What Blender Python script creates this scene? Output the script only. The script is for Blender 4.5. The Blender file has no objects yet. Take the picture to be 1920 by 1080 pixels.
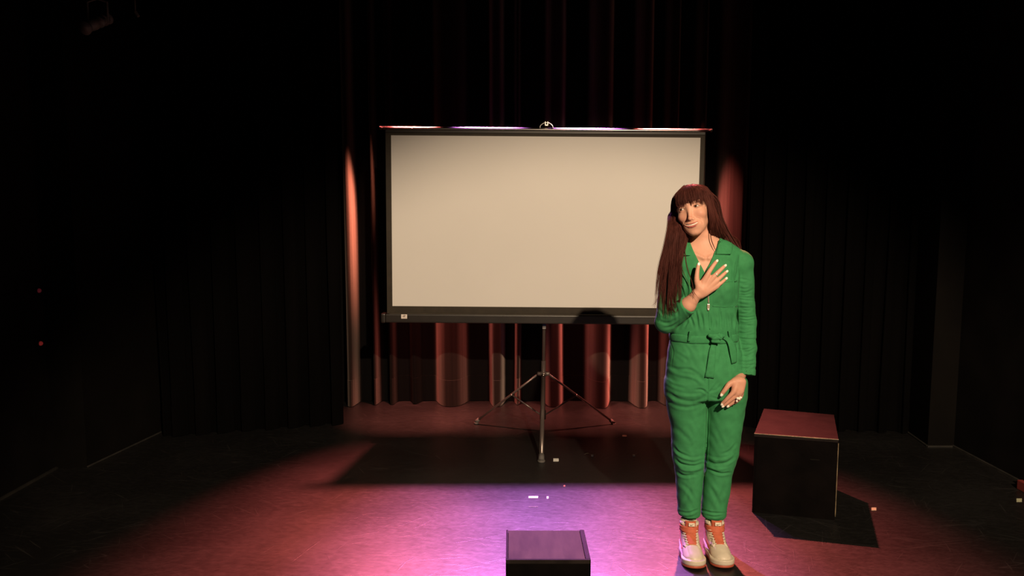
import bpy, bmesh, math, random
import numpy as np
from mathutils import Vector, Matrix
from mathutils.bvhtree import BVHTree

random.seed(7)
rng = np.random.default_rng(7)
S = bpy.context.scene
COL = S.collection
R = math.radians

# ------------------------------------------------------------------ camera
CAM_Z, PITCH, FPX = 1.587, R(5.7), 1387.0
cam = bpy.data.objects.new('camera', bpy.data.cameras.new('camera'))
COL.objects.link(cam)
cam.location = (0, 0, CAM_Z)
cam.rotation_euler = (R(90) - PITCH, 0, 0)
cam.data.sensor_width = 36.0
cam.data.lens = 36.0 * FPX / 1920.0
cam.data.clip_start = 0.05
S.camera = cam

# ------------------------------------------------------------------ world, lamps, exposure
world = bpy.data.worlds.new('world'); S.world = world
world.use_nodes = True
world.node_tree.nodes['Background'].inputs[0].default_value = (0.9, 0.75, 0.7, 1)
world.node_tree.nodes['Background'].inputs[1].default_value = 0.0008
S.view_settings.view_transform = 'Standard'
S.view_settings.look = 'None'
S.view_settings.gamma = 1.0
S.view_settings.use_curve_mapping = False
S.view_settings.exposure = 0.0
S.cycles.max_bounces = 8


def spot(name, loc, target, watts, color, size, blend, radius, tall=1.0):
    l = bpy.data.lights.new(name, 'SPOT')
    l.energy = watts; l.color = color
    l.spot_size = R(size); l.spot_blend = blend; l.shadow_soft_size = radius
    o = bpy.data.objects.new(name, l); COL.objects.link(o)
    o.location = loc; o.scale = (1.0, tall, 1.0)
    o.rotation_euler = (Vector(target) - Vector(loc)).to_track_quat('-Z', 'Y').to_euler()
    return o


# warm front profile spot, high on the right of the house
spot('key_lamp', (1.6, -1.6, 4.0), (0.33, 5.25, -1.75), 1950, (1.0, 0.755, 0.505), 56, 0.40, 0.05)
spot('key_spill_lamp', (1.6, -1.6, 4.0), (0.1, 5.2, 0.9), 8, (1.0, 0.74, 0.48), 75, 1.0, 0.05)
# four back lamps hung behind the screen: red, magenta, magenta, red
RED, MAG = (1.0, 0.15, 0.13), (0.74, 0.22, 0.90)
LY, LZ = 5.725, 3.18
for lx, tx, col, w, sz in ((-0.78, -0.88, RED, 1800, 33), (-0.20, -0.02, MAG, 1520, 31), (0.58, 0.40, MAG, 1520, 31), (1.20, 1.18, RED, 1700, 36)):
    spot('back_lamp', (lx, LY, LZ), (tx, 3.3, 0.0), w, col, sz, 1.0, 0.035, 1.8)      # an oval beam, long side up and down
    spot('back_spill_lamp', (lx, LY, LZ), (lx, 5.80, 0.0), 1150 if col is RED else 760, (1.0, 0.22, 0.16), 25, 0.8, 0.05)
spot('added_fold_spot', (-0.83, LY, LZ), (-1.29, 5.98, 1.70), 2100, (1.0, 0.30, 0.18), 15, 1.0, 0.04)  # added spot, no lamp of its own: brightens the left drape fold
spot('added_fold_spot', (1.20, LY, LZ), (1.74, 5.95, 1.20), 800, (1.0, 0.22, 0.17), 24, 0.9, 0.04)  # likewise added, only to brighten the right drape fold


# ------------------------------------------------------------------ pixel -> place (a ray of the photograph cut by a depth)
CP, SP = math.cos(PITCH), math.sin(PITCH)
def P(u, v, Y):
    dx, dy = (u - 960.0) / FPX, -(v - 540.0) / FPX
    t = Y / (CP + dy * SP)
    return np.array((dx * t, Y, CAM_Z + t * (-SP + dy * CP)))
def px(Y, z=1.0):                      # metres per pixel at that depth
    return (Y * CP + (CAM_Z - z) * SP) / FPX
def F(u, v, z=0.0):                    # the same ray cut by a height
    dx, dy = (u - 960.0) / FPX, -(v - 540.0) / FPX
    t = (z - CAM_Z) / (-SP + dy * CP)
    return np.array((dx * t, t * (CP + dy * SP), z))


# ------------------------------------------------------------------ materials
def nodes_of(m):
    m.use_nodes = True
    nt = m.node_tree
    return nt, nt.nodes['Principled BSDF']
def mat(name, base, rough=0.5, metal=0.0, noise=0.0, nscale=30.0, bump=0.0, bscale=200.0, sheen=0.0, sss=0.0, spec=0.5, stretch=(1, 1, 1), sheen_tint=None, emit=None):
    m = bpy.data.materials.new(name)
    nt, b = nodes_of(m)
    b.inputs['Base Color'].default_value = (*base, 1)
    b.inputs['Roughness'].default_value = rough
    b.inputs['Metallic'].default_value = metal
    b.inputs['Specular IOR Level'].default_value = spec
    if sheen:
        b.inputs['Sheen Weight'].default_value = sheen
        b.inputs['Sheen Roughness'].default_value = 0.28
        if sheen_tint: b.inputs['Sheen Tint'].default_value = (*sheen_tint, 1)
    if sss:
        b.inputs['Subsurface Weight'].default_value = sss
        b.inputs['Subsurface Radius'].default_value = (0.010, 0.004, 0.002)
        b.inputs['Subsurface Scale'].default_value = 0.6
    if emit:
        b.inputs['Emission Color'].default_value = (*emit[0], 1)
        b.inputs['Emission Strength'].default_value = emit[1]
    if noise or bump:
        tc = nt.nodes.new('ShaderNodeTexCoord'); mp = nt.nodes.new('ShaderNodeMapping')
        mp.inputs['Scale'].default_value = stretch
        nt.links.new(tc.outputs['Object'], mp.inputs['Vector'])
    if noise:
        n = nt.nodes.new('ShaderNodeTexNoise'); n.inputs['Scale'].default_value = nscale; n.inputs['Detail'].default_value = 5
        nt.links.new(mp.outputs[0], n.inputs['Vector'])
        r = nt.nodes.new('ShaderNodeValToRGB')
        r.color_ramp.elements[0].position = 0.3; r.color_ramp.elements[1].position = 0.7
        r.color_ramp.elements[0].color = (*[c * (1 - noise) for c in base], 1)
        r.color_ramp.elements[1].color = (*[min(1, c * (1 + noise)) for c in base], 1)
        nt.links.new(n.outputs[0], r.inputs[0]); nt.links.new(r.outputs[0], b.inputs['Base Color'])
    if bump:
        n2 = nt.nodes.new('ShaderNodeTexNoise'); n2.inputs['Scale'].default_value = bscale; n2.inputs['Detail'].default_value = 3
        nt.links.new(mp.outputs[0], n2.inputs['Vector'])
        bp = nt.nodes.new('ShaderNodeBump'); bp.inputs['Strength'].default_value = bump; bp.inputs['Distance'].default_value = 0.002
        nt.links.new(n2.outputs[0], bp.inputs['Height']); nt.links.new(bp.outputs[0], b.inputs['Normal'])
    return m

def floor_material():
    m = bpy.data.materials.new('scuffed_black_stage_paint')
    nt, b = nodes_of(m)
    b.inputs['Specular IOR Level'].default_value = 1.0
    L, N = nt.links.new, nt.nodes.new
    tc = N('ShaderNodeTexCoord')
    def math_(op, a, c=None):
        n = N('ShaderNodeMath'); n.operation = op
        for i, x in enumerate((a, c)):
            if x is None: continue
            if isinstance(x, (int, float)): n.inputs[i].default_value = x
            else: L(x, n.inputs[i])
        return n.outputs[0]
    def noise(rot, scale, loc=(0, 0, 0), s=1.0, det=2.0, dist=0.0):
        mr = N('ShaderNodeMapping'); mr.inputs['Rotation'].default_value = (0, 0, R(rot)); L(tc.outputs['Object'], mr.inputs[0])
        mp = N('ShaderNodeMapping'); mp.inputs['Scale'].default_value = (*scale, 1); mp.inputs['Location'].default_value = loc
        L(mr.outputs[0], mp.inputs[0])
        n = N('ShaderNodeTexNoise'); n.inputs['Scale'].default_value = s; n.inputs['Detail'].default_value = det; n.inputs['Distortion'].default_value = dist
        L(mp.outputs[0], n.inputs['Vector'])
        return n.outputs[0]
    def lines(rot, scale, loc, width, thr, mscale):
        n = noise(rot, scale, loc, 1.0, 1.0, 0.25)
        d = math_('ABSOLUTE', math_('SUBTRACT', n, 0.5))
        l = math_('SUBTRACT', 1.0, math_('MINIMUM', math_('DIVIDE', d, width), 1.0))
        mk = noise(rot, mscale, (loc[0] + 7, loc[1] + 3, 0), 1.0, 2.0)
        mk = math_('MINIMUM', math_('MAXIMUM', math_('MULTIPLY', math_('SUBTRACT', mk, thr), 9.0), 0.0), 1.0)
        return math_('MULTIPLY', l, mk)
    tot = None
    def streaks(rot, scale, loc, lo, gain):
        n = noise(rot, scale, loc, 1.0, 3.0, 0.15)
        return math_('MINIMUM', math_('MAXIMUM', math_('MULTIPLY', math_('SUBTRACT', n, lo), gain), 0.0), 1.0)
    for args in ((14, (1.8, 70), (0, 0, 0), .66, 14), (-22, (2.2, 74), (4, 9, 0), .66, 14), (38, (2.4, 60), (9, 2, 0), .665, 14), (-48, (2.6, 56), (3, 17, 0), .67, 14), (63, (2.6, 50), (13, 6, 0), .67, 14), (-72, (3.0, 50), (1, 7, 0), .67, 14), (3, (3.0, 90), (5, 1, 0), .67, 14)):
        x = streaks(*args)
        tot = x if tot is None else math_('MAXIMUM', tot, x)
    for args in ((-10, (1.1, 9), (6, 3, 0), 0.010, 0.55, (2.5, 6)), (20, (1.4, 10), (14, 8, 0), 0.010, 0.57, (2.5, 6))):
        tot = math_('MAXIMUM', tot, lines(*args))
    big = noise(0, (1, 1), (2, 2, 0), 1.6, 6.0)          # worn areas
    mot = noise(8, (14, 26), (1, 5, 0), 1.5, 6.0)
    fin = noise(-20, (30, 70), (3, 8, 0), 1.5, 5.0)
    wear = math_('ADD', math_('ADD', math_('MULTIPLY', big, 0.45), math_('MULTIPLY', mot, 0.30)), math_('MULTIPLY', fin, 0.25))
    mix = N('ShaderNodeMix'); mix.data_type = 'RGBA'
    mix.inputs[6].default_value = (0.004, 0.0036, 0.0035, 1); mix.inputs[7].default_value = (0.016, 0.0145, 0.014, 1)
    L(math_('MULTIPLY', tot, 0.9), mix.inputs[0])
    mix2 = N('ShaderNodeMix'); mix2.data_type = 'RGBA'; mix2.inputs[7].default_value = (0.007, 0.0063, 0.0062, 1)
    L(mix.outputs[2], mix2.inputs[6])
    L(math_('MINIMUM', math_('MAXIMUM', math_('MULTIPLY', math_('SUBTRACT', wear, 0.46), 6.0), 0.0), 0.9), mix2.inputs[0])
    sp_ = math_('ADD', 0.75, math_('MULTIPLY', math_('MINIMUM', math_('MAXIMUM', math_('MULTIPLY', math_('SUBTRACT', wear, 0.40), 5.0), 0.0), 1.0), 0.38))
    L(sp_, b.inputs['Specular IOR Level'])
    mix3 = N('ShaderNodeMix'); mix3.data_type = 'RGBA'; mix3.inputs[7].default_value = (0.016, 0.0145, 0.014, 1)
    L(mix2.outputs[2], mix3.inputs[6]); L(math_('MULTIPLY', tot, 0.5), mix3.inputs[0])
    L(mix3.outputs[2], b.inputs['Base Color'])
    rg = math_('ADD', 0.31, math_('MULTIPLY', wear, 0.18))
    L(rg, b.inputs['Roughness'])
    bp = N('ShaderNodeBump'); bp.inputs['Strength'].default_value = 0.28; bp.inputs['Distance'].default_value = 0.002
    L(math_('ADD', math_('ADD', math_('MULTIPLY', mot, 0.18), math_('MULTIPLY', fin, 0.22)), math_('MULTIPLY', tot, 0.42)), bp.inputs['Height']); L(bp.outputs[0], b.inputs['Normal'])
    return m

M = {}
M['floor'] = floor_material()
M['wall'] = mat('matt_black_wall_paint', (0.005, 0.004, 0.004), 0.8, spec=0.1, noise=0.4, nscale=4, bump=0.3, bscale=40)
M['pillar'] = mat('dark_brown_painted_wall', (0.0026, 0.0019, 0.0015), 0.8, spec=0.1, noise=0.4, nscale=3, bump=0.3, bscale=40)
M['base'] = mat('worn_wall_edge', (0.014, 0.012, 0.010), 0.7, noise=0.6, nscale=9)
M['velvet'] = mat('black_velvet', (0.0014, 0.0011, 0.0011), 0.95, noise=0.35, nscale=3, bump=0.25, bscale=260, sheen=0.004, sheen_tint=(0.55, 0.42, 0.38), spec=0.05, stretch=(2, 2, 0.25))
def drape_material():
    m = mat('black_drape_with_painted_lit_folds', (0.0042, 0.0027, 0.0024), 0.85, bump=0.25, bscale=260, sheen=0.6, sheen_tint=(0.8, 0.6, 0.52), spec=0.1, stretch=(2, 2, 0.2))
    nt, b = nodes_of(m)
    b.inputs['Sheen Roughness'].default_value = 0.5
    a = nt.nodes.new('ShaderNodeAttribute'); a.attribute_name = 'fold_light'
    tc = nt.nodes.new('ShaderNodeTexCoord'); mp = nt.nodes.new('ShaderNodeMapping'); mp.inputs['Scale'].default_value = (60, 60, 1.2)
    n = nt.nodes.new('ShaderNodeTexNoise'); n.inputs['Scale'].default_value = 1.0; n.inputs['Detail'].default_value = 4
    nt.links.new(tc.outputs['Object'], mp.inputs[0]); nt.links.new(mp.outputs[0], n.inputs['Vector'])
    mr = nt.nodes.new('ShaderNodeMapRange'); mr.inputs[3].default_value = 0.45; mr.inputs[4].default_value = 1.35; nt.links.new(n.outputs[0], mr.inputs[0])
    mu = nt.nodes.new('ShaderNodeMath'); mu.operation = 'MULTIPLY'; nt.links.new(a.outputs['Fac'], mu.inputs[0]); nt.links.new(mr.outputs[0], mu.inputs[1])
    mx = nt.nodes.new('ShaderNodeMix'); mx.data_type = 'RGBA'; mx.inputs[6].default_value = (0.0016, 0.0012, 0.0012, 1); mx.inputs[7].default_value = (0.013, 0.0072, 0.0058, 1)  # light on the folds painted in: browner, paler cloth there, black in the gaps
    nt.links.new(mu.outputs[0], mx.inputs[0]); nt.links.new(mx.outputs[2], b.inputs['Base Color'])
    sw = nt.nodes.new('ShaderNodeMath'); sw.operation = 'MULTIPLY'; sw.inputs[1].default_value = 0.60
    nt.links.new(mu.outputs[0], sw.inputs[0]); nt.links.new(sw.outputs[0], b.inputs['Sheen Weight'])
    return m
M['drape'] = drape_material()
M['screen_white'] = mat('matt_white_projection_fabric', (0.75, 0.735, 0.71), 0.9, noise=0.015, nscale=2, spec=0.2)
M['screen_black'] = mat('black_screen_border', (0.026, 0.018, 0.0095), 0.7, noise=0.2, nscale=20)
M['housing'] = mat('black_enamel_case', (0.015, 0.011, 0.009), 0.45, noise=0.2, nscale=12)
M['bar'] = mat('glossy_metal_bar', (0.80, 0.77, 0.76), 0.25, metal=1.0)
M['leg_metal'] = mat('grey_enamelled_tube', (0.14, 0.11, 0.10), 0.30, metal=0.5)
M['rubber'] = mat('grey_rubber', (0.10, 0.09, 0.085), 0.7)
M['chrome'] = mat('bright_steel', (0.75, 0.72, 0.68), 0.25, metal=1.0)
M['label'] = mat('white_paper_label', (0.78, 0.70, 0.64), 0.7, noise=0.1, nscale=60)
M['print'] = mat('grey_print', (0.22, 0.17, 0.15), 0.7)
M['blue'] = mat('blue_plastic', (0.05, 0.12, 0.35), 0.4)
M['box'] = mat('black_painted_plywood', (0.0022, 0.0015, 0.0014), 0.6, spec=0.05, noise=0.5, nscale=8, bump=0.3, bscale=60)
M['box_top'] = mat('worn_black_box_top', (0.006, 0.0038, 0.0035), 0.58, spec=0.17, noise=0.65, nscale=9, bump=0.4, bscale=30)
M['fore_top'] = mat('rubbed_grey_black_top', (0.046, 0.034, 0.023), 0.75, spec=0.12, noise=0.3, nscale=14, bump=0.3, bscale=40, stretch=(2, 0.5, 1))
M['fore_rim'] = mat('scuffed_black_rim', (0.011, 0.008, 0.007), 0.7, spec=0.10, noise=0.4, nscale=20)
M['tape_worn'] = mat('worn_grey_tape', (0.11, 0.10, 0.09), 0.7, noise=0.4, nscale=120)
M['edge'] = mat('rubbed_wood_edge', (0.16, 0.12, 0.07), 0.6, noise=0.7, nscale=25)
M['tape'] = mat('white_gaffer_tape', (0.85, 0.84, 0.80), 0.6, noise=0.08, nscale=80)
M['tape_dim'] = mat('yellowed_glow_tape', (0.42, 0.42, 0.28), 0.7, noise=0.15, nscale=80)
M['tape_red'] = mat('orange_tape', (0.70, 0.24, 0.12), 0.6)
M['led'] = mat('red_indicator', (0.2, 0.01, 0.01), 0.4, emit=((1, 0.08, 0.07), 0.09))
M['lamp_metal'] = mat('grey_lamp_housing', (0.20, 0.16, 0.15), 0.5, noise=0.3, nscale=20)
M['red_wood'] = mat('dark_red_paint', (0.16, 0.02, 0.018), 0.6, noise=0.2, nscale=9)
M['steel_wire'] = mat('dull_wire', (0.30, 0.24, 0.20), 0.4, metal=0.8)


# ------------------------------------------------------------------ object helpers
BASE = {}                               # root name -> base point
def link(name, me, m, parent=None):
    o = bpy.data.objects.new(name, me); COL.objects.link(o)
    if m is not None:
        for k in (m if isinstance(m, (list, tuple)) else (m,)): me.materials.append(k)
    if parent is not None:
        o.parent = parent
    return o
def root(name, loc, label, cat, group=None):
    o = bpy.data.objects.new(name, None); COL.objects.link(o)
    o.location = loc; o.empty_display_size = 0.1
    o['label'] = label; o['category'] = cat
    if group: o['group'] = group
    BASE[o.name] = np.array(loc, float)
    return o
def base_of(parent):
    while parent is not None and parent.parent is not None: parent = parent.parent
    return BASE.get(parent.name, np.zeros(3)) if parent is not None else np.zeros(3)
def mesh(name, V, Fc, m, parent=None, smooth=False, org=None):
    V = np.asarray(V, float)
    b = base_of(parent) if parent is not None else (np.zeros(3) if org is None else np.asarray(org, float))
    V = V - b
    me = bpy.data.meshes.new(name)
    if isinstance(Fc, np.ndarray):
        n, k = Fc.shape
        me.vertices.add(len(V)); me.vertices.foreach_set('co', V.astype(np.float32).ravel())
        me.loops.add(n * k); me.loops.foreach_set('vertex_index', Fc.astype(np.int32).ravel())
        me.polygons.add(n); me.polygons.foreach_set('loop_start', np.arange(0, n * k, k, dtype=np.int32))
        me.update(calc_edges=True)
    else:
        me.from_pydata([tuple(p) for p in V], [], [tuple(f) for f in Fc])
        if smooth: me.polygons.foreach_set('use_smooth', [True] * len(me.polygons))
    me.update()
    o = link(name, me, m, parent)
    if parent is None and org is not None: o.location = org
    return o
def tag(o, label=None, cat=None, group=None, kind=None):
    if label: o['label'] = label
    if cat: o['category'] = cat
    if group: o['group'] = group
    if kind: o['kind'] = kind
    return o

class MB:                                # collects shapes into one mesh
    def __init__(s): s.V = []; s.F = []
    def add(s, V, Fc):
        n = len(s.V); s.V += [np.asarray(p, float) for p in V]; s.F += [tuple(i + n for i in f) for f in Fc]; return s
    def box(s, lo, hi, bev=0.0, rot=None, org=(0, 0, 0)):
        bm = bmesh.new(); bmesh.ops.create_cube(bm, size=1.0)
        lo, hi = np.array(lo, float), np.array(hi, float)
        for v in bm.verts: v.co = Vector((lo + hi) / 2 + np.array(v.co) * (hi - lo))
        if bev: bmesh.ops.bevel(bm, geom=bm.edges[:], offset=bev, segments=2, affect='EDGES', profile=0.6)
        return s.bm(bm, rot, org)
    def bm(s, bm, rot=None, org=(0, 0, 0)):
        bm.verts.ensure_lookup_table(); bm.verts.index_update()
        V = [np.array((rot @ v.co) if rot is not None else v.co) + np.array(org, float) for v in bm.verts]
        Fc = [[v.index for v in f.verts] for f in bm.faces]
        bm.free(); return s.add(V, Fc)
    def hexa(s, bot, top):               # four bottom and four top corners
        return s.add(list(bot) + list(top), [(3, 2, 1, 0), (4, 5, 6, 7), (0, 1, 5, 4), (1, 2, 6, 5), (2, 3, 7, 6), (3, 0, 4, 7)])
    def tube(s, pts, rad, n=10, flat=1.0, caps=True):
        pts = [np.asarray(p, float) for p in pts]
        if np.isscalar(rad): rad = [rad] * len(pts)
        V = []; up = np.array((0.0, 0.0, 1.0)); prev = None
        for i, p in enumerate(pts):
            t = pts[min(i + 1, len(pts) - 1)] - pts[max(i - 1, 0)]; t = t / (np.linalg.norm(t) + 1e-12)
            a = prev if prev is not None else (np.cross(t, up) if abs(t[2]) < 0.9 else np.cross(t, (0, 1.0, 0)))
            a = a - t * a.dot(t); a /= (np.linalg.norm(a) + 1e-12); prev = a
            b = np.cross(t, a)
            for k in range(n):
                q = 2 * math.pi * k / n
                V.append(p + rad[i] * (math.cos(q) * a + flat * math.sin(q) * b))
        Fc = [(i * n + k, i * n + (k + 1) % n, (i + 1) * n + (k + 1) % n, (i + 1) * n + k) for i in range(len(pts) - 1) for k in range(n)]
        if caps: Fc += [tuple(range(n - 1, -1, -1)), tuple((len(pts) - 1) * n + k for k in range(n))]
        return s.add(V, Fc)
    def ball(s, c, r, n=10):
        bm = bmesh.new(); bmesh.ops.create_uvsphere(bm, u_segments=n * 2, v_segments=n, radius=1.0)
        r = np.broadcast_to(np.asarray(r, float), (3,))
        for v in bm.verts: v.co = Vector(np.array(v.co) * r)
        return s.bm(bm, None, c)
    def build(s, name, m, parent=None, smooth=False, org=None):
        return mesh(name, s.V, s.F, m, parent, smooth, org)

def crom(pts, n):                        # smooth curve through points
    pts = np.asarray(pts, float)
    if len(pts) < 3:
        t = np.linspace(0, 1, n)[:, None]; return pts[0] * (1 - t) + pts[-1] * t
    Q = np.vstack([2 * pts[0] - pts[1], pts, 2 * pts[-1] - pts[-2]])
    t = np.linspace(0, len(pts) - 1 - 1e-9, n); i = t.astype(int); f = (t - i)[:, None]
    a, b, c, d = Q[i], Q[i + 1], Q[i + 2], Q[i + 3]
    return 0.5 * (2 * b + (c - a) * f + (2 * a - 5 * b + 4 * c - d) * f ** 2 + (3 * b - a - 3 * c + d) * f ** 3)

# ------------------------------------------------------------------ the room
def structure(mb, name, m):
    return tag(mb.build(name, m), kind='structure')
structure(MB().add([(-3.6, -4, 0), (3.8, -4, 0), (3.8, 6.6, 0), (-3.6, 6.6, 0), (-3.6, -4, -.1), (3.8, -4, -.1), (3.8, 6.6, -.1), (-3.6, 6.6, -.1)],
          [(0, 1, 2, 3), (7, 6, 5, 4), (0, 4, 5, 1), (1, 5, 6, 2), (2, 6, 7, 3), (3, 7, 4, 0)]), 'floor', M['floor'])
structure(MB().box((-3.6, -4, 4.6), (3.8, 6.6, 4.7)), 'ceiling', M['wall'])
structure(MB().box((-3.6, 6.4, 0), (3.8, 6.6, 4.6)), 'wall_back', M['wall'])
structure(MB().box((-3.6, -4.0, 0), (3.8, -3.8, 4.6)), 'wall_front', M['wall'])
structure(MB().box((-3.6, -3.8, 0), (-2.86, 6.4, 4.6)), 'wall_left', M['wall'])
structure(MB().box((3.03, -3.8, 0), (3.8, 6.4, 4.6)), 'wall_right', M['wall'])
# brown piers that stand out from the side walls
structure(MB().add([(-2.86, 4.50, 0), (-2.68, 4.53, 0), (-2.56, 5.32, 0), (-2.56, 5.6, 0), (-2.86, 5.6, 0), (-2.86, 4.50, 4.6), (-2.68, 4.53, 4.6), (-2.56, 5.32, 4.6), (-2.56, 5.6, 4.6), (-2.86, 5.6, 4.6)],
          [(0, 1, 6, 5), (1, 2, 7, 6), (2, 3, 8, 7), (3, 4, 9, 8), (5, 6, 7, 8, 9)]), 'trim_1', M['pillar'])
structure(MB().add([(3.03, 4.94, 0), (2.85, 4.94, 0), (2.90, 5.35, 0), (2.90, 5.6, 0), (3.03, 5.6, 0), (3.03, 4.94, 4.6), (2.85, 4.94, 4.6), (2.90, 5.35, 4.6), (2.90, 5.6, 4.6), (3.03, 5.6, 4.6)],
          [(0, 5, 6, 1), (1, 6, 7, 2), (2, 7, 8, 3), (3, 8, 9, 4), (5, 9, 8, 7, 6)]), 'trim_2', M['pillar'])
structure(MB().box((-2.862, 1.0, 0), (-2.845, 4.5, 0.012)).tube([(-2.67, 4.52, .006), (-2.55, 5.32, .006)], 0.006, 6), 'baseboard_left', M['base'])
structure(MB().box((3.015, 1.0, 0), (3.032, 4.94, 0.012)).box((2.845, 4.928, 0), (3.03, 4.942, 0.010)).tube([(2.848, 4.94, .006), (2.895, 5.35, .006)], 0.006, 6), 'baseboard_right', M['base'])

# ------------------------------------------------------------------ curtains
def curtain(name, label, line, z0, z1, m, hem=0.22, flare=0.0, seed=1, fold_light=None):
    """line: plan points (x, y) along the cloth; a hanging sheet with thickness, its folds a little looser towards the floor"""
    rg = np.random.default_rng(seed)
    line = np.asarray(line, float)
    nz = 26
    mean = np.array([np.interp(np.arange(len(line)), [0, len(line) - 1], [line[0, k], line[-1, k]]) for k in (0, 1)]).T
    sway = np.convolve(rg.normal(0, 1, len(line) + 40), np.ones(41) / 41, 'valid')[:len(line)]
    zs = np.linspace(z0, z1, nz)
    Vf = []
    for z in zs:
        f = 1.0 + flare * (1 - (z - z0) / (z1 - z0)) - 0.10
        p = mean + (line - mean) * np.array((1.0, f))
        p = p + np.array((0.02, 0.0)) * (sway * np.sin(z * 1.7 + seed))[:, None]
        Vf += [(a, b, z) for a, b in p]
    n = len(line); T = 0.008
    V = Vf + [(x, y + T, z) for x, y, z in Vf]
    off = n * nz
    Fm, Fh = [], []
    for i in range(nz - 1):
        for k in range(n - 1):
            a = i * n + k
            q = [(a, a + 1, a + n + 1, a + n), (off + a + n, off + a + n + 1, off + a + 1, off + a)]
            Fm += q
        a, b = i * n, i * n + n - 1
        Fm += [(a + n, off + a + n, off + a, a), (b, off + b, off + b + n, b + n)]
    Fm += [(k + 1, k, off + k, off + k + 1) for k in range(n - 1)]
    org = (float(mean[n // 2, 0]), float(mean[n // 2, 1]), z0)
    o = root(name, org, label, 'curtain')
    def add_fold_light(ob, rows_):
        if fold_light is not None:
            a_ = ob.data.attributes.new('fold_light', 'FLOAT', 'POINT'); a_.data.foreach_set('value', np.tile(fold_light, rows_).astype(np.float32))
    add_fold_light(mesh('cloth', V, Fm, m, o, True), 2 * nz)
    # the weighted hem: a doubled band along the foot
    zh = [z0, z0 + hem]
    H = []
    for z in zh:
        f = 1.0 + flare * (1 - (z - z0) / (z1 - z0)) - 0.10
        p = mean + (line - mean) * np.array((1.0, f)) + np.array((0.02, 0.0)) * (sway * np.sin(z * 1.7 + seed))[:, None]
        H += [(a, b - 0.006, z) for a, b in p]
    H += [(x, y + 0.004, z) for x, y, z in H]
    q = 2 * n
    HF = []
    for k in range(n - 1):
        HF += [(k, k + 1, n + k + 1, n + k), (n + k, n + k + 1, q + n + k + 1, q + n + k), (k + 1, k, q + k, q + k + 1)]
    add_fold_light(mesh('hem', H, HF, m, o, False), 4)
    return o

def fold_line(x0, x1, yb, ridges, n=420, wob=0.012, seed=3):
    """plan line along x with forward ridges (x, half width, depth): cloth bulges towards the house"""
    rg = np.random.default_rng(seed)
    x = np.linspace(x0, x1, n)
    y = np.full(n, yb, float)
    for c, w, d in ridges:
        t = np.clip(np.abs(x - c) / w, 0, 1)
        y = np.minimum(y, yb - d * (1 - t ** 3.2) + .012 * np.sin((x - c) / w * 4 + c * 40))
    y += wob * np.convolve(rg.normal(0, 1, n + 8), np.ones(9) / 9, 'valid')[:n]
    k = np.exp(-np.linspace(-2, 2, 7) ** 2); k /= k.sum()
    y = np.convolve(np.pad(y, 3, 'edge'), k, 'valid')
    return np.stack([x, y], 1)

def X_(u, Y): return (u - 960) / FPX * (Y * CP + 0.10)
# the folds of the back drape that come forward, at the places where the photograph shows them lit
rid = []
for u, hw, d, fold_light in ((650, 12, .22, .75), (696, 6, .17, .45), (727, 8, .15, .12), (772, 12, .12, .05), (842, 33, .20, .55), (931, 15, .23, 1), (971, 6, .17, .6), (1041, 19, .23, 1), (1128, 25, .26, 1), (1208, 18, .25, 1),
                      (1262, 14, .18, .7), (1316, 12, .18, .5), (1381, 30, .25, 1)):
    rid.append((X_(u, 5.92), hw * px(5.85), d, fold_light))
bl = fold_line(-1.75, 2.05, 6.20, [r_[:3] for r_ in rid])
fold_lights = np.zeros(len(bl))
for c_, w_, d_, n_ in rid: fold_lights = np.maximum(fold_lights, n_ * np.clip((1.15 - np.abs(bl[:, 0] - c_) / w_) / .3, 0, 1))  # weight of the painted light, fold by fold
curtain('back_curtain', 'wide black stage drape with reddish lit folds hanging behind the projection screen', bl, 0.004, 4.5, M['drape'], flare=0.10, seed=3, fold_light=fold_lights)

def wing(x0, y0, x1, y1, folds, seed, amp=0.05):
    n = 360; t = np.linspace(0, 1, n)
    x = x0 + (x1 - x0) * t; y = y0 + (y1 - y0) * t
    rg = np.random.default_rng(seed)
    ph = np.cumsum(rg.uniform(0.6, 1.4, n)); ph = ph / ph[-1] * folds * 2 * math.pi
    s = np.sin(ph)
    y = y + amp * np.sign(s) * np.abs(s) ** 0.7 * np.interp(t, np.linspace(0, 1, 9), rg.uniform(0.5, 1.2, 9))
    x = x + 0.02 * np.sin(2 * ph + 1)
    return np.stack([x, y], 1)
curtain('wing_curtain', 'black velvet wing drape hanging in shadow left of the screen', wing(-2.52, 5.16, -1.30, 5.50, 8, 5), 0.004, 4.5, M['velvet'], flare=0.15, seed=5)
curtain('wing_curtain', 'black velvet wing drape behind the black cube, right of the screen', wing(1.715, 5.40, 2.88, 5.28, 8, 8), 0.004, 4.5, M['velvet'], flare=0.15, seed=8)

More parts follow.
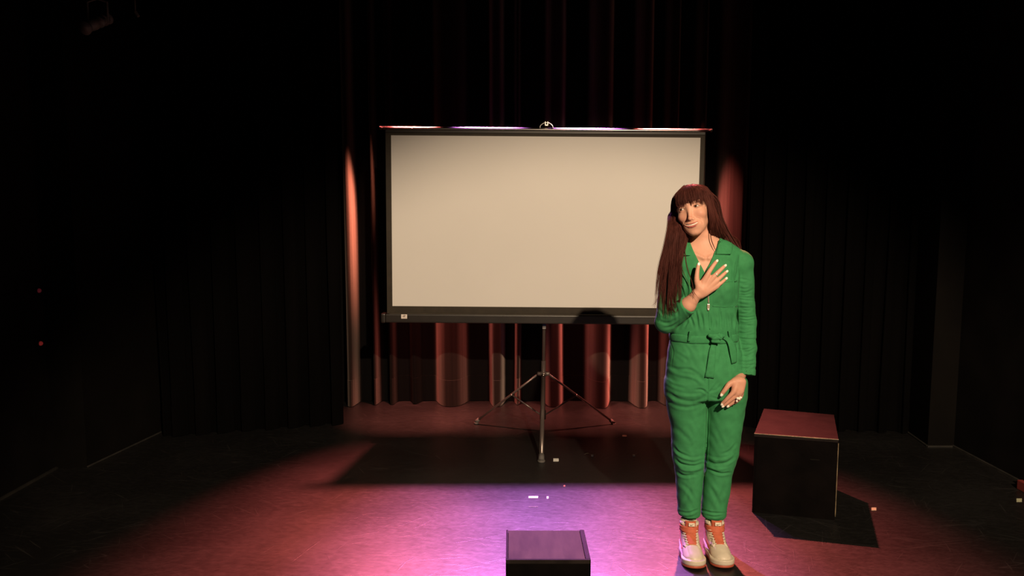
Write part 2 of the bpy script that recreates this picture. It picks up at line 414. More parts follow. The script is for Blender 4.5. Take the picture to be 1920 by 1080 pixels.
# ------------------------------------------------------------------ projection screen on its tripod
SY = 5.25
scr = root('projection_screen', (P(1019, 700, SY + .08)[0], SY + .08, 0.0), 'white pull-up projection screen with black border on a tripod stand', 'screen')
def rectpx(u0, v0, u1, v1, Y):
    a, b = P(u0, v1, Y), P(u1, v0, Y)
    return a[0], a[2], b[0], b[2]
x0, z0, x1, z1 = rectpx(724, 247.5, 1318, 592, SY)
wx0, wz0, wx1, wz1 = rectpx(734, 256, 1309, 576, SY)
fab = MB().box((x0, SY + .002, z0), (x1, SY + .005, z1)).build('screen_fabric', M['screen_black'], scr)
fab['label'] = 'black border of the screen fabric'
MB().box((wx0, SY - .001, wz0), (wx1, SY + .0022, wz1)).build('white_surface', M['screen_white'], fab)['label'] = 'blank white picture area'
bx0, bz, bx1, _ = rectpx(709, 242, 1329, 242, SY)
prof = [(-.0120, -.0080), (-.0118, -.0035), (-.0085, .0015), (-.0040, .0060), (.0010, .0098), (.0060, .0112), (.0095, .0090), (.0100, .0), (.0080, -.0080)]   # a slat with a rounded front shoulder
nb_ = len(prof); bb = MB()
bb.add([(x_, SY + a_, bz + b_) for x_ in np.linspace(bx0, bx1, 24) for a_, b_ in prof], [(i * nb_ + k, i * nb_ + (k + 1) % nb_, (i + 1) * nb_ + (k + 1) % nb_, (i + 1) * nb_ + k) for i in range(23) for k in range(nb_)] + [tuple(range(nb_ - 1, -1, -1)), tuple(23 * nb_ + k for k in range(nb_))])
bar = bb.build('top_bar', M['bar'], scr, True)
bar['label'] = 'glossy top bar catching the back lamps'
for bx in (bx0, bx1): MB().tube([(bx - .006, SY, bz), (bx + .006, SY, bz)], 0.011, 14).build('end_cap', M['housing'], bar)
MB().box((x0, SY - .004, z1 - .012), (x1, SY + .009, z1 + .008), .002).build('fabric_clamp', M['housing'], scr)
# carrying handle and hook on top of the bar
hx = P(1020, 232, SY)[0]; mpx = px(SY, 2.2)
arc = [(hx - 12 * mpx, SY, bz + .004), (hx - 11.5 * mpx, SY, bz + 6 * mpx), (hx - 6 * mpx, SY, bz + 10.5 * mpx), (hx, SY, bz + 12 * mpx), (hx + 6 * mpx, SY, bz + 10.5 * mpx), (hx + 11.5 * mpx, SY, bz + 6 * mpx), (hx + 12 * mpx, SY, bz + .004)]
hd = MB().tube(crom(arc, 20), 0.006, 8).build('handle', M['bar'], scr, True)
MB().box((hx - .013, SY - .010, bz + 6.5 * mpx), (hx - .004, SY + .01, bz + 14 * mpx), .002).box((hx + .004, SY - .010, bz + 6.5 * mpx), (hx + .013, SY + .01, bz + 14 * mpx), .002).box((hx - .012, SY - .010, bz + 5.5 * mpx), (hx + .012, SY + .008, bz + 8.5 * mpx), .002).build('hook', M['chrome'], hd)
# case that the fabric pulls out of
cx0, cz0, cx1, cz1 = rectpx(714, 590, 1326, 606, SY)
case = MB().box((cx0 + .03, SY - .035, cz0), (cx1 - .03, SY + .045, cz1), .008).build('case', M['housing'], scr)
case['label'] = 'long black case the screen pulls out of'
for a, b in ((cx0, cx0 + .032), (cx1 - .032, cx1)):
    MB().box((a, SY - .038, cz0 - .003), (b, SY + .048, cz1 + .004), .010).build('end_cap', M['housing'], case)
lx0, lz0, lx1, lz1 = rectpx(750.5, 591.5, 761.5, 599.5, SY - .036)
lab = MB().box((lx0, SY - .0365, lz0), (lx1, SY - .0345, lz1)).build('label_sticker', M['label'], case); lab['label'] = 'small white sticker'
MB().box((lx0 + .012, SY - .0372, lz0 + .012), (lx1 - .014, SY - .0360, lz0 + .018)).box((lx0 + .016, SY - .0372, lz0 + .021), (lx1 - .010, SY - .0360, lz0 + .026)).build('print', M['print'], lab)
MB().tube([(x0 + .02, SY - .02, cz1), (x1 - .02, SY - .02, cz1)], .009, 10).build('fabric_slot', M['screen_black'], case)
# pole and legs
hub = P(1018, 700, SY + .08); PX_, PY_ = hub[0], SY + .08
MB().tube([(PX_, PY_, 0.14), (PX_, PY_, bz - .03)], .012, 14).build('pole', M['leg_metal'], scr, True)
MB().tube([(PX_, PY_, 0.12), (PX_, PY_, 0.52)], .016, 14).build('lower_pole', M['leg_metal'], scr, True)
MB().tube([(PX_, PY_, 0.085), (PX_, PY_, 0.150)], .022, 14).build('sliding_collar', M['housing'], scr, True)
c = P(1020, 613, PY_ - .02)
clip = MB().box((PX_ - .014, PY_ - .03, c[2] - .014), (PX_ + .014, PY_ - .012, c[2] + .010), .003).build('pole_clip', M['chrome'], scr)
MB().box((PX_ - .012, PY_ - .031, c[2] + .011), (PX_ + .012, PY_ - .014, c[2] + .020), .002).build('clip_tab', M['blue'], clip)
hubo = MB().tube([(PX_, PY_, hub[2] - .018), (PX_, PY_, hub[2] + .012)], .030, 16).box((PX_ - .046, PY_ - .02, hub[2] - .012), (PX_ + .046, PY_ + .02, hub[2] + .010), .006).build('leg_hub', M['leg_metal'], scr, True)
zc_ = 0.118
for k, (fu, fv, knee) in enumerate(((893, 791, (967, 738)), (1150, 791, (1075, 738)), (1015, 861, None))):
    foot = F(fu, fv, 0.018)
    top = np.array((PX_, PY_, hub[2] - .005)); d = foot - top; d2 = np.array((d[0], d[1], 0)); d2 /= np.linalg.norm(d2)
    top = top + d2 * .036
    w = .0105 if k < 2 else .0145
    lg = MB().tube([top, top + (foot - top) * .5, foot], w, 10, 0.8).build('leg', M['leg_metal'], scr, True)
    MB().ball(top - d2 * 0 + np.array((0, -.012, 0)), .009, 6).build('rivet', M['chrome'], lg, True)
    MB().tube([foot - (foot - top) * .045, foot + (foot - top) / np.linalg.norm(foot - top) * .008], w * 1.35, 10).tube([(foot[0], foot[1], 0.0), (foot[0], foot[1], .012)], w * 1.7, 12).build('rubber_foot', M['rubber'], lg, True)
    mid = top + (foot - top) * (0.43 if k < 2 else .42)
    MB().tube([mid, np.array((PX_, PY_, zc_)) + d2 * .022], .0062, 8).build('brace', M['leg_metal'], scr, True)
    if k < 2: MB().ball(mid + np.array((0, -.010, 0)), .008, 6).build('rivet', M['chrome'], lg, True)
scr.rotation_euler = (0, R(0.45), 0)

# ------------------------------------------------------------------ boxes
FL, FR, BL, BR = np.array((1.285, 3.82)), np.array((1.68, 3.715)), np.array((1.505, 4.32)), np.array((1.86, 4.185))
HB = 0.432
cube = root('box_plinth', (1.58, 4.0, 0), 'tall black painted cube with a worn reddish top, right of the woman', 'box')
def quad(z, g=0.0):
    c4 = (FL + FR + BL + BR) / 4
    return [np.array((*(p + (p - c4) / np.linalg.norm(p - c4) * g), z)) for p in (FL, FR, BR, BL)]
def side(name, a, b, za, zb, m, th=.014):
    a3, b3 = np.array((*a, 0.0)), np.array((*b, 0.0)); d = (b3 - a3) / np.linalg.norm(b3 - a3); nrm = np.array((d[1], -d[0], 0)) * th
    bot = [a3 + (0, 0, za), b3 + (0, 0, za), b3 - nrm + (0, 0, za), a3 - nrm + (0, 0, za)]
    return MB().hexa(bot, [p + np.array((0, 0, zb - za)) for p in bot]).build(name, m, cube)
fp = side('front_panel', FL, FR, 0.0, HB - .016, M['box'])
side('side_panel', FR, BR, 0.0, HB - .016, M['box']); side('side_panel', BL, FL, 0.0, HB - .016, M['box']); side('back_panel', BR, BL, 0.0, HB - .016, M['box'])
tp = MB().hexa(quad(HB - .016, .003), quad(HB, .003)).build('top_panel', M['box_top'], cube); tp['label'] = 'worn top with rubbed paint'
e = quad(HB, .004)
ed = MB().tube([e[0], e[1]], .0028, 6).build('rubbed_edge', M['edge'], tp)
MB().tube([np.array((*FR, 0.02)) + (.002, -.002, 0), np.array((*FR, HB - .02)) + (.002, -.002, 0)], .0022, 6).build('rubbed_edge', M['edge'], fp)
s0 = P(1518, 861, 3.755); s1 = P(1536, 862, 3.745)
MB().tube([s0 + (0, -.004, 0), s1 + (0, -.004, 0)], .006, 8).build('hand_hole', M['pillar'], fp)

fx0, fx1, fy0, fy1, fz = -.0215, .272, 2.445, 2.69, .40
fore = root('step_box', (0.125, 2.57, 0), 'low black box with rubbed grey top at the bottom edge of the picture', 'box')
MB().box((fx0, fy0, 0), (fx1, fy1, fz - .010), .004).build('carcass', M['box'], fore)
t2 = MB().box((fx0 + .008, fy0 + .010, fz - .012), (fx1 - .018, fy1 - .004, fz), .002).build('top_panel', M['fore_top'], fore); t2['label'] = 'rubbed greyish top'
rim = MB().box((fx0, fy0, fz - .014), (fx1, fy0 + .009, fz + .001), .002).box((fx0, fy0 + .009, fz - .014), (fx0 + .007, fy1, fz + .001), .002).box((fx1 - .017, fy0 + .009, fz - .014), (fx1, fy1, fz + .001), .002).build('rim', M['fore_rim'], fore)

# ------------------------------------------------------------------ small marks on the stage
def strip(u0, v0, u1, v1, name, label, m, cat='tape', h=.0015):
    a, b, c_, d = F(u0, v1), F(u1, v1), F(u1, v0), F(u0, v0)
    top = [p + np.array((0, 0, h)) for p in (a, b, c_, d)]
    o = MB().hexa([a, b, c_, d], top).build(name, m, None, False, org=tuple((a + c_) / 2))
    return tag(o, label, cat)
strip(991, 930.5, 1009, 934, 'tape_strip', 'short bright white tape strip on the purple lit floor', M['tape'])
strip(1025, 931, 1028.5, 935, 'tape_dot', 'tiny white tape dot right of the white strip', M['tape'])
strip(991, 949.4, 1009, 950.8, 'tape_strip', 'faint worn tape strip just below the bright white one', M['tape_worn'])
strip(1056.5, 910, 1059.8, 912.4, 'tape_dot', 'tiny orange tape dot at the front edge of the shadow', M['tape_red'])
strip(1037.5, 860, 1047.5, 865, 'tape_strip', 'small pale tape piece on the floor beside the front screen leg', M['tape'])
strip(1634, 952, 1643, 957, 'tape_strip', 'small yellowish tape piece on the dark floor right of the cube', M['tape_dim'])
strip(1906, 935, 1916, 941, 'tape_strip', 'dull tape scrap on the floor at the far right edge', M['tape_dim'])
strip(1167, 816, 1175, 819, 'tape_strip', 'small worn scrap on the floor right of the rear screen foot', M['tape_dim'])
o = MB().box((-.004, -.003, -.011), (.004, 0, .011), .001).build('tape_tab', M['tape'], None, False, org=tuple(P(1767, 768, 4.938)))
tag(o, 'tiny pale tape tab on the brown pier at right', 'tape')
for u in (1110, 1188):
    p = F(u, 856)
    k = root('floor_hook', (p[0], p[1], 0), 'small wire eye with bright pin in the shadow, %s' % ('nearer the tripod leg' if u == 1110 else 'nearer the woman'), 'hook')
    m_ = px(4.85)
    MB().box((p[0] - .006, p[1] - .006, 0), (p[0] + .009, p[1] + .006, .012), .002).build('pin', M['tape'], k)
    MB().tube(crom([p + np.array((-14 * m_, .01, .012)), p + np.array((-7 * m_, 0, .022)), p + np.array((0, 0, .008)), p + np.array((8 * m_, 0, .024)), p + np.array((9 * m_, .01, .012))], 24), .0016, 5).build('wire', M['steel_wire'], k)
for (u, v, w, l) in ((70, 545, .35, 'faint upper red indicator light on the dark left wall'), (73, 644, 1, 'brighter lower red indicator light on the dark left wall')):
    p = P(u, v, 4.3); p[0] = -2.86
    t = (-2.86) / ((u - 960) / FPX) ; Y = t * (CP - (v - 540) / FPX * SP); p = P(u, v, Y)
    k = root('indicator_light', tuple(p), l, 'light')
    MB().box((p[0], p[1] - .02, p[2] - .02), (p[0] + .008, p[1] + .02, p[2] + .02), .003).build('plate', M['wall'], k)
    mm = M['led'] if w == 1 else mat('dim_red_indicator', (0.15, 0.01, 0.015), 0.4, emit=((1, 0.1, 0.16), 0.028))
    MB().ball((p[0] + .010, p[1], p[2]), .0135, 6).build('lens', mm, k, True)
# a lamp on its yoke under the ceiling, upper left
lp = P(178, 44, 4.6)
lamp = root('stage_lamp', tuple(lp), 'dark stage lantern under the ceiling in the upper left corner', 'lamp')
a, b = P(163, 51, 4.55), P(205, 34, 4.75)
MB().tube([a, a + (b - a) * .35, a + (b - a) * .5, b], [.030, .034, .026, .022], 14).build('barrel', M['lamp_metal'], lamp, True)
for t in (.52, .72, .9): MB().tube([a + (b - a) * t, a + (b - a) * (t + .06)], .034, 14).build('cooling_ring', M['lamp_metal'], lamp, True)
MB().tube([a - (b - a) * .10, a + (b - a) * .01], [.042, .034], 14).build('front_hood', M['lamp_metal'], lamp, True)
c_ = (a + b) / 2
MB().tube([c_ + (-.06, 0, .0), c_ + (-.06, 0, .12), c_ + (0, 0, .14), c_ + (.06, 0, .12), c_ + (.06, 0, 0)], .006, 8).build('yoke', M['lamp_metal'], lamp)
q0, q1 = P(254, 22, 4.7), P(260, 31, 4.7)
o = MB().tube([q0, q1], .009, 8).tube([q0, (q0[0], q0[1], 4.6)], .004, 6).build('hanging_clamp', M['lamp_metal'], None, False, org=tuple(q0)); tag(o, 'small dark clamp hanging under the ceiling right of the corner lantern', 'clamp')
MB().tube([P(20, 10, 4.66) + (0, 0, .10), P(900, 10, 4.66) + (0, 0, .10)], .024, 12).build('lighting_pipe', M['wall'], None, True, org=None)
bpy.data.objects['lighting_pipe']['kind'] = 'structure'
# low box against the right wall, mostly out of the picture
p = F(1899, 905)
rb = root('low_box', (2.985, 4.0, 0), 'dim dark red box at the right edge against the wall', 'box')
MB().box((2.93, 3.72, 0), (3.02, 4.16, .055), .004).build('body', M['red_wood'], rb)
MB().box((2.955, 4.10, .055), (2.985, 4.14, .10), .004).build('post', M['red_wood'], rb)

# ------------------------------------------------------------------ distance-field modelling: smooth bodies as one continuous skin
def f32(x): return np.asarray(x, np.float32)
def smin(a, b, k):
    h = np.clip(0.5 + 0.5 * (b - a) / k, 0, 1)
    return b + (a - b) * h - k * h * (1 - h)
def smax(a, b, k): return -smin(-a, -b, k)
def ell(p, c, r, Rm=None):
    q = p - f32(c)
    if Rm is not None: q = q @ f32(Rm)
    r = f32(r)
    k0 = np.sqrt(((q / r) ** 2).sum(1)); k1 = np.sqrt(((q / (r * r)) ** 2).sum(1)) + 1e-9
    return k0 * (k0 - 1) / k1
def cone(p, a, b, ra, rb):               # capsule with two radii
    a, b = f32(a), f32(b)
    ab = b - a; t = np.clip(((p - a) @ ab) / (ab @ ab), 0, 1)
    return np.sqrt((((p - a) - t[:, None] * ab) ** 2).sum(1)) - (ra + (rb - ra) * t)
def chain(p, pts, rr, k=0.004):
    d = None
    for i in range(len(pts) - 1):
        e = cone(p, pts[i], pts[i + 1], rr[i], rr[i + 1])
        d = e if d is None else np.minimum(d, e)
    return d
def stack(p, rows, power=2.0):           # rows: z, cx, cy, rx, ry; a limb or trunk built of ellipses up its height
    rows = np.asarray(sorted(rows), float)
    zz = np.linspace(rows[0, 0], rows[-1, 0], 160)
    tab = np.stack([np.interp(zz, rows[:, 0], rows[:, k]) for k in range(1, 5)], 1)
    kr = np.exp(-np.linspace(-2, 2, 13) ** 2); kr /= kr.sum()
    tab = np.stack([np.convolve(np.pad(tab[:, k], 6, 'edge'), kr, 'valid') for k in range(4)], 1)
    z = p[:, 2]
    cx, cy, rx, ry = [np.interp(z, zz, tab[:, k]).astype(np.float32) for k in range(4)]
    q = (np.abs((p[:, 0] - cx) / rx) ** power + np.abs((p[:, 1] - cy) / ry) ** power) ** (1.0 / power)
    d = (q - 1) * np.minimum(rx, ry)
    return smax(d, np.maximum(z - rows[-1, 0], rows[0, 0] - z), 0.012)
def surface(f, lo, hi, h, slack=1.9):
    """skin of the field f on a grid of step h, evaluated only in blocks near the skin"""
    lo, hi = np.asarray(lo, float), np.asarray(hi, float)
    bs = 8
    n = np.ceil((hi - lo) / (bs * h)).astype(int)
    B = np.stack(np.meshgrid(*[np.arange(k) for k in n], indexing='ij'), -1).reshape(-1, 3)
    def ev(pts):
        out = np.empty(len(pts), np.float32)
        for i in range(0, len(pts), 400000): out[i:i + 400000] = f(pts[i:i + 400000])
        return out
    ctr = (lo + (B + 0.5) * bs * h).astype(np.float32)
    B = B[np.abs(ev(ctr)) < bs * h * 0.87 * slack]
    o = np.stack(np.meshgrid(*[np.arange(9)] * 3, indexing='ij'), -1).reshape(-1, 3)
    pts = (lo + (B[:, None, :] * bs + o[None]) * h).reshape(-1, 3).astype(np.float32)
    val = ev(pts).reshape(-1, 9, 9, 9)
    val = np.where(np.abs(val) < 1e-7, 1e-7, val)
    neg = val < 0
    cs = [(0, 0, 0), (1, 0, 0), (0, 1, 0), (1, 1, 0), (0, 0, 1), (1, 0, 1), (0, 1, 1), (1, 1, 1)]
    sub = lambda A, c: A[:, c[0]:c[0] + 8, c[1]:c[1] + 8, c[2]:c[2] + 8]
    cnt = sum(sub(neg, c).astype(np.int8) for c in cs)
    act = np.argwhere((cnt > 0) & (cnt < 8))
    bi, ci = act[:, 0], act[:, 1:]
    g = B[bi] * bs + ci
    D = n * bs + 2
    key = (g[:, 0] * D[1] + g[:, 1]) * D[2] + g[:, 2]
    order = np.argsort(key); key, bi, ci, g = key[order], bi[order], ci[order], g[order]
    cv = np.stack([val[bi, ci[:, 0] + c[0], ci[:, 1] + c[1], ci[:, 2] + c[2]] for c in cs], 1)
    cc = np.array(cs, float)
    acc = np.zeros((len(g), 3)); num = np.zeros(len(g))
    for a in range(8):
        for b in range(a + 1, 8):
            if np.abs(cc[a] - cc[b]).sum() != 1: continue
            m = (cv[:, a] < 0) != (cv[:, b] < 0)
            t = np.where(m, cv[:, a] / (cv[:, a] - cv[:, b] + 1e-20), 0)
            acc += np.where(m[:, None], cc[a] + t[:, None] * (cc[b] - cc[a]), 0); num += m
    V = lo + (g + acc / num[:, None]) * h
    Q = []
    st = np.array([D[1] * D[2], D[2], 1])
    for ax, corner in ((0, 1), (1, 2), (2, 4)):
        m = (cv[:, 0] < 0) != (cv[:, corner] < 0)
        k0 = key[m]; inv = cv[m, 0] > 0
        u, v = st[(ax + 1) % 3], st[(ax + 2) % 3]
        quad_ = np.stack([k0, k0 - u, k0 - u - v, k0 - v], 1)
        idx = np.searchsorted(key, quad_); idx = np.clip(idx, 0, len(key) - 1)
        ok = (key[idx] == quad_).all(1)
        idx, iv = idx[ok], inv[ok]
        idx[iv] = idx[iv][:, ::-1]
        Q.append(idx)
    return V, np.vstack(Q)
def vnormals(V, Q):
    n = np.cross(V[Q[:, 2]] - V[Q[:, 0]], V[Q[:, 3]] - V[Q[:, 1]])
    N = np.zeros_like(V)
    for k in range(4): np.add.at(N, Q[:, k], n)
    return N / (np.linalg.norm(N, axis=1)[:, None] + 1e-12)
def smooth(V, Q, it=2, w=0.5):
    E = np.vstack([Q[:, [0, 1]], Q[:, [1, 2]], Q[:, [2, 3]], Q[:, [3, 0]]])
    deg = np.bincount(E.ravel(), minlength=len(V))[:, None]
    for _ in range(it):
        A = np.zeros_like(V)
        for k in range(3):
            A[:, k] = np.bincount(E[:, 0], V[E[:, 1], k], len(V)) + np.bincount(E[:, 1], V[E[:, 0], k], len(V))
        V = V * (1 - w) + w * A / np.maximum(deg, 1)
    return V
def uv_of(V):                            # where a point stands in the photograph
    d = V - np.array((0, 0, CAM_Z))
    zc = d[:, 1] * CP - d[:, 2] * SP
    return 960 + FPX * d[:, 0] / zc, 540 - FPX * (d[:, 1] * SP + d[:, 2] * CP) / zc
def near(p, c, r, fn):                   # a costly field only where it matters; beyond, the distance to its sphere
    dist = np.sqrt(((p - f32(c)) ** 2).sum(1))
    m = dist < r
    out = dist - r * .80
    if m.any(): out[m] = fn(p[m])
    return np.maximum(out, np.where(m, -9, .012)).astype(np.float32)
def rot3(yaw=0, roll=0, pitch=0):
    return np.array(Matrix.Rotation(yaw, 3, 'Z') @ Matrix.Rotation(roll, 3, 'Y') @ Matrix.Rotation(pitch, 3, 'X'))

def colour_attr(o, C):
    a = o.data.color_attributes.new('tint', 'FLOAT_COLOR', 'POINT')
    C4 = np.ones((len(C), 4), np.float32); C4[:, :3] = C
    a.data.foreach_set('color', C4.ravel())
def attr_mat(name, rough, sss=0.0, bump=0.0, bscale=300.0, spec=0.5, noise=0.08):
    m = mat(name, (0.5, 0.5, 0.5), rough, bump=bump, bscale=bscale, sss=sss, spec=spec)
    nt, b = nodes_of(m)
    a = nt.nodes.new('ShaderNodeAttribute'); a.attribute_name = 'tint'
    n = nt.nodes.new('ShaderNodeTexNoise'); n.inputs['Scale'].default_value = 60
    tc = nt.nodes.new('ShaderNodeTexCoord'); nt.links.new(tc.outputs['Object'], n.inputs['Vector'])
    mr = nt.nodes.new('ShaderNodeMapRange'); mr.inputs[3].default_value = 1 - noise; mr.inputs[4].default_value = 1 + noise
    nt.links.new(n.outputs[0], mr.inputs[0])
    mx = nt.nodes.new('ShaderNodeMix'); mx.data_type = 'RGBA'; mx.blend_type = 'MULTIPLY'; mx.inputs[0].default_value = 1
    nt.links.new(a.outputs['Color'], mx.inputs[6]); nt.links.new(mr.outputs[0], mx.inputs[7]); nt.links.new(mx.outputs[2], b.inputs['Base Color'])
    return m

M['skin'] = attr_mat('skin', 0.55, spec=0.38, sss=0.10, bump=0.06, bscale=500)
M['green'] = mat('green_cotton_twill', (0.037, 0.222, 0.082), 0.82, noise=0.10, nscale=35, bump=0.22, bscale=900, spec=0.25, sheen=0.06)
M['green_trim'] = mat('green_cotton_trim', (0.037, 0.222, 0.082), 0.82, noise=0.10, nscale=60, bump=0.3, bscale=500, spec=0.25, sheen=0.06)
M['hair'] = mat('chestnut_hair', (0.075, 0.022, 0.0175), 0.58, noise=0.35, nscale=60, stretch=(1, 1, .12), spec=0.12)
M['nail'] = mat('cream_nail_varnish', (0.85, 0.82, 0.72), 0.2)
M['pearl'] = mat('pale_stone', (0.85, 0.76, 0.66), 0.25)
M['eye_white'] = mat('eye_white', (0.46, 0.39, 0.35), 0.25)
M['iris'] = mat('dark_iris', (0.045, 0.022, 0.014), 0.15)
M['teeth'] = mat('teeth', (0.80, 0.72, 0.62), 0.3)
M['brow'] = mat('brow_hair', (0.05, 0.018, 0.012), 0.6)
M['zip'] = mat('pale_brass', (0.80, 0.70, 0.55), 0.30, metal=0.7)
M['shoe'] = mat('cream_leather', (0.60, 0.52, 0.41), 0.45, noise=0.06, nscale=40, bump=0.12, bscale=400)
M['shoe_orange'] = mat('orange_suede', (0.52, 0.115, 0.055), 0.75, noise=0.12, nscale=50, bump=0.25, bscale=500, sheen=0.1)
M['gum'] = mat('rust_rubber_sole', (0.40, 0.085, 0.045), 0.55, noise=0.08, nscale=30)
M['lace'] = mat('cream_lace', (0.78, 0.70, 0.56), 0.8, bump=0.3, bscale=900)
M['dark_thread'] = mat('dark_print', (0.06, 0.05, 0.045), 0.7)

# ------------------------------------------------------------------ the woman
YB = 3.42
person = root('person', (P(1316, 1040, YB)[0], YB, 0.0), 'woman in belted green jumpsuit, hand on her chest, smiling beside the screen', 'person')
K = px(3.42, 1.1)                        # metres per pixel at her depth
def W(u, v, Y=YB): return P(u, v, Y)

# ---- head frame: x to her left (picture right), y away from her face, z up
HS = 1.04
Rh = rot3(yaw=R(-28), roll=R(-14), pitch=R(-2))
HC = W(1301.5, 391.0, 3.405)
def H(x, y, z): return HC + Rh @ (np.array((x, y, z)) * HS)

def face_base(q):
    s = q * np.array((-1, 1, 1), np.float32); s[:, 0] = np.abs(q[:, 0])      # mirrored half
    d = ell(q, (0, .018, .024), (.073, .093, .076))
    d = smin(d, ell(q, (0, -.032, -.014), (.060, .062, .080)), .03)
    d = smin(d, ell(q, (0, -.042, -.068), (.041, .045, .044)), .03)
    d = smin(d, ell(q, (0, -.078, -.108), (.016, .014, .013)), .022)           # chin
    d = smin(d, cone(s, (.047, .012, -.046), (.014, -.070, -.104), .011, .010), .022)   # jaw
    d = smin(d, ell(s, (.040, -.066, -.034), (.019, .021, .019)), .022)       # smiling cheeks
    d = smin(d, ell(s, (.028, -.080, .022), (.024, .013, .008)), .014)        # brow
    d = smax(d, -ell(s, (.0325, -.103, .000), (.0175, .018, .0110)), .012)     # socket
    d = smin(d, ell(s, (.0325, -.0760, -.0005), (.0165, .0145, .0130)), .004)  # lids
    d = smin(d, cone(q, (0, -.084, .010), (0, -.1040, -.045), .0062, .0076), .011)   # nose bridge
    d = smin(d, ell(q, (0, -.1080, -.0490), (.0090, .0090, .0082)), .007)       # tip
    d = smin(d, ell(s, (.0118, -.0965, -.0515), (.0060, .0082, .0062)), .005)  # wings
    d = smax(d, -ell(s, (.0060, -.1020, -.0565), (.0030, .0042, .0032)), .003)  # nostrils
    d = smin(d, ell(q, (0, -.076, -.074), (.038, .025, .022)), .018)          # mouth mound
    d = smin(d, ell(s, (.024, -.060, -.082), (.018, .020, .021)), .022)
    return d
def face_y(x, z):                          # how far forward the face is there
    ys = np.linspace(-.14, -.03, 221)
    d = face_base(f32(np.stack([np.full(221, x), ys, np.full(221, z)], 1)))
    return float(ys[np.argmax(d < 0)])
def on_face(xz, dy=0.0): return [(x, face_y(x, z) + dy, z) for x, z in xz]
# the smile: corners drawn up, out and back
UM = on_face([(.0, -.0705), (.0130, -.0690), (.0250, -.0668), (.0340, -.0640)], .0002)
LM = on_face([(.0, -.0833), (.0130, -.0812), (.0250, -.0730), (.0340, -.0648)], .0002)
MM = on_face([(.0, -.0768), (.0130, -.0752), (.0245, -.0698), (.0320, -.0650)], -.0010)
SF = on_face([(.0185, -.0490), (.0330, -.0570), (.0420, -.0700), (.0430, -.0800)])
def head_sdf(p):
    q = ((p - f32(HC)) @ f32(Rh)) / HS     # into the head frame
    s = q * np.array((-1, 1, 1), np.float32); s[:, 0] = np.abs(q[:, 0])
    d = face_base(q)
    um, lm, mm = UM, LM, MM
    d = smin(d, chain(s, um, (.0034, .0034, .0026, .0004)), .004)
    d = smin(d, chain(s, lm, (.0043, .0040, .0028, .0004)), .004)
    d = smax(d, -chain(s, mm, (.0038, .0037, .0027, .0010)), .0012)
    d = smax(d, -chain(s, SF, (.0006, .0012, .0012, .0004)), .006)   # smile fold
    d = smax(d, -ell(s, (.0325, -.0900, -.0012), (.0130, .0125, .0025)), .0012)   # eye slit
    d = smin(d, ell(s, (.0735, .012, -.010), (.008, .018, .030)), .006)        # ears
    return d * HS

# ---- chest, neck, arms and hands
def handR():                              # her right hand, flat on the chest
    y = lambda u, v, dy=0: W(u, v, 3.268 + dy)
    f = []
    f.append(([y(1311, 543, .0), y(1306.5, 527, -.004), y(1307, 512, -.002), y(1309.5, 497, .008)], (.0150, .0125, .0098, .0080)))     # thumb
    f.append(([y(1316, 536), y(1327, 514, -.010), y(1336, 500, -.004), y(1343, 490.5, .009)], (.0110, .0103, .0088, .0072)))
    f.append(([y(1320, 540), y(1338, 519, -.011), y(1350, 507, -.006), y(1358.5, 499, .008)], (.0110, .0102, .0087, .0071)))
    f.append(([y(1321, 545), y(1344, 526, -.009), y(1354, 517, -.005), y(1361.5, 510, .008)], (.0110, .0098, .0082, .0068)))
    f.append(([y(1322, 550), y(1345.5, 535, -.005), y(1354, 529, -.002), y(1360.5, 523, .009)], (.0105, .0090, .0074, .0062)))
    return f
def handL():                              # her left hand, hanging by the thigh
    y = lambda u, v, dy=0: W(u, v, 3.285 + dy)
    f = []
    f.append(([y(1377, 716, .004), y(1368, 720, -.006), y(1360, 730, -.010), y(1353.5, 738.5, -.006)], (.0150, .0125, .0102, .0086)))
    f.append(([y(1381, 716), y(1376.5, 733, -.012), y(1364, 747, -.008), y(1354.5, 756.5, .004)], (.0125, .0112, .0092, .0076)))
    f.append(([y(1384, 716), y(1381.5, 738, -.006), y(1368, 751.5, .002), y(1356.5, 760.5, .012)], (.0125, .0110, .0090, .0074)))
    f.append(([y(1387, 716), y(1386.5, 740, .000), y(1376, 753, .010), y(1366, 760.5, .018)], (.0125, .0106, .0088, .0072)))
    f.append(([y(1391, 716, .004), y(1390.5, 738, .010), y(1386, 748, .020), y(1378, 755, .028)], (.0120, .0098, .0082, .0068)))
    return f
HR, HL = handR(), handL()
SHR, ELR, WRR = W(1264, 492, 3.425), W(1249, 604, 3.385), W(1305.5, 553, 3.272)
CUFR, CUFL = W(1290.5, 571.5, 3.296), W(1397, 703, 3.375)
SHL, ELL, WRL = W(1389, 494, 3.435), W(1399.5, 603, 3.455), W(1389, 704, 3.364)
def hand_sdf(p, fingers, wrist, palm):
    d = None
    for i, (pts, rr) in enumerate(fingers):
        pts = crom(pts, 10); rr = np.interp(np.linspace(0, 1, 10), np.linspace(0, 1, 4), rr)
        e = chain(p, pts, rr)
        d = e if d is None else smin(d, e, .0035)
    e = palm(p)
    d = smin(d, e, .010)
    return d
def palmR(p):
    d = cone(p, W(1306, 551, 3.272), W(1316, 543, 3.268), .0215, .0240)
    for a, b, r0, r1 in (((1313, 537), (1327, 518), .0165, .0120), ((1315, 543), (1337, 522), .0170, .0120), ((1316, 549), (1342, 529), .0170, .0115), ((1314, 553), (1343, 537), .0165, .0110)):
        d = smin(d, cone(p, W(*a, 3.270), W(*b, 3.266), r0, r1), .012)
    return d
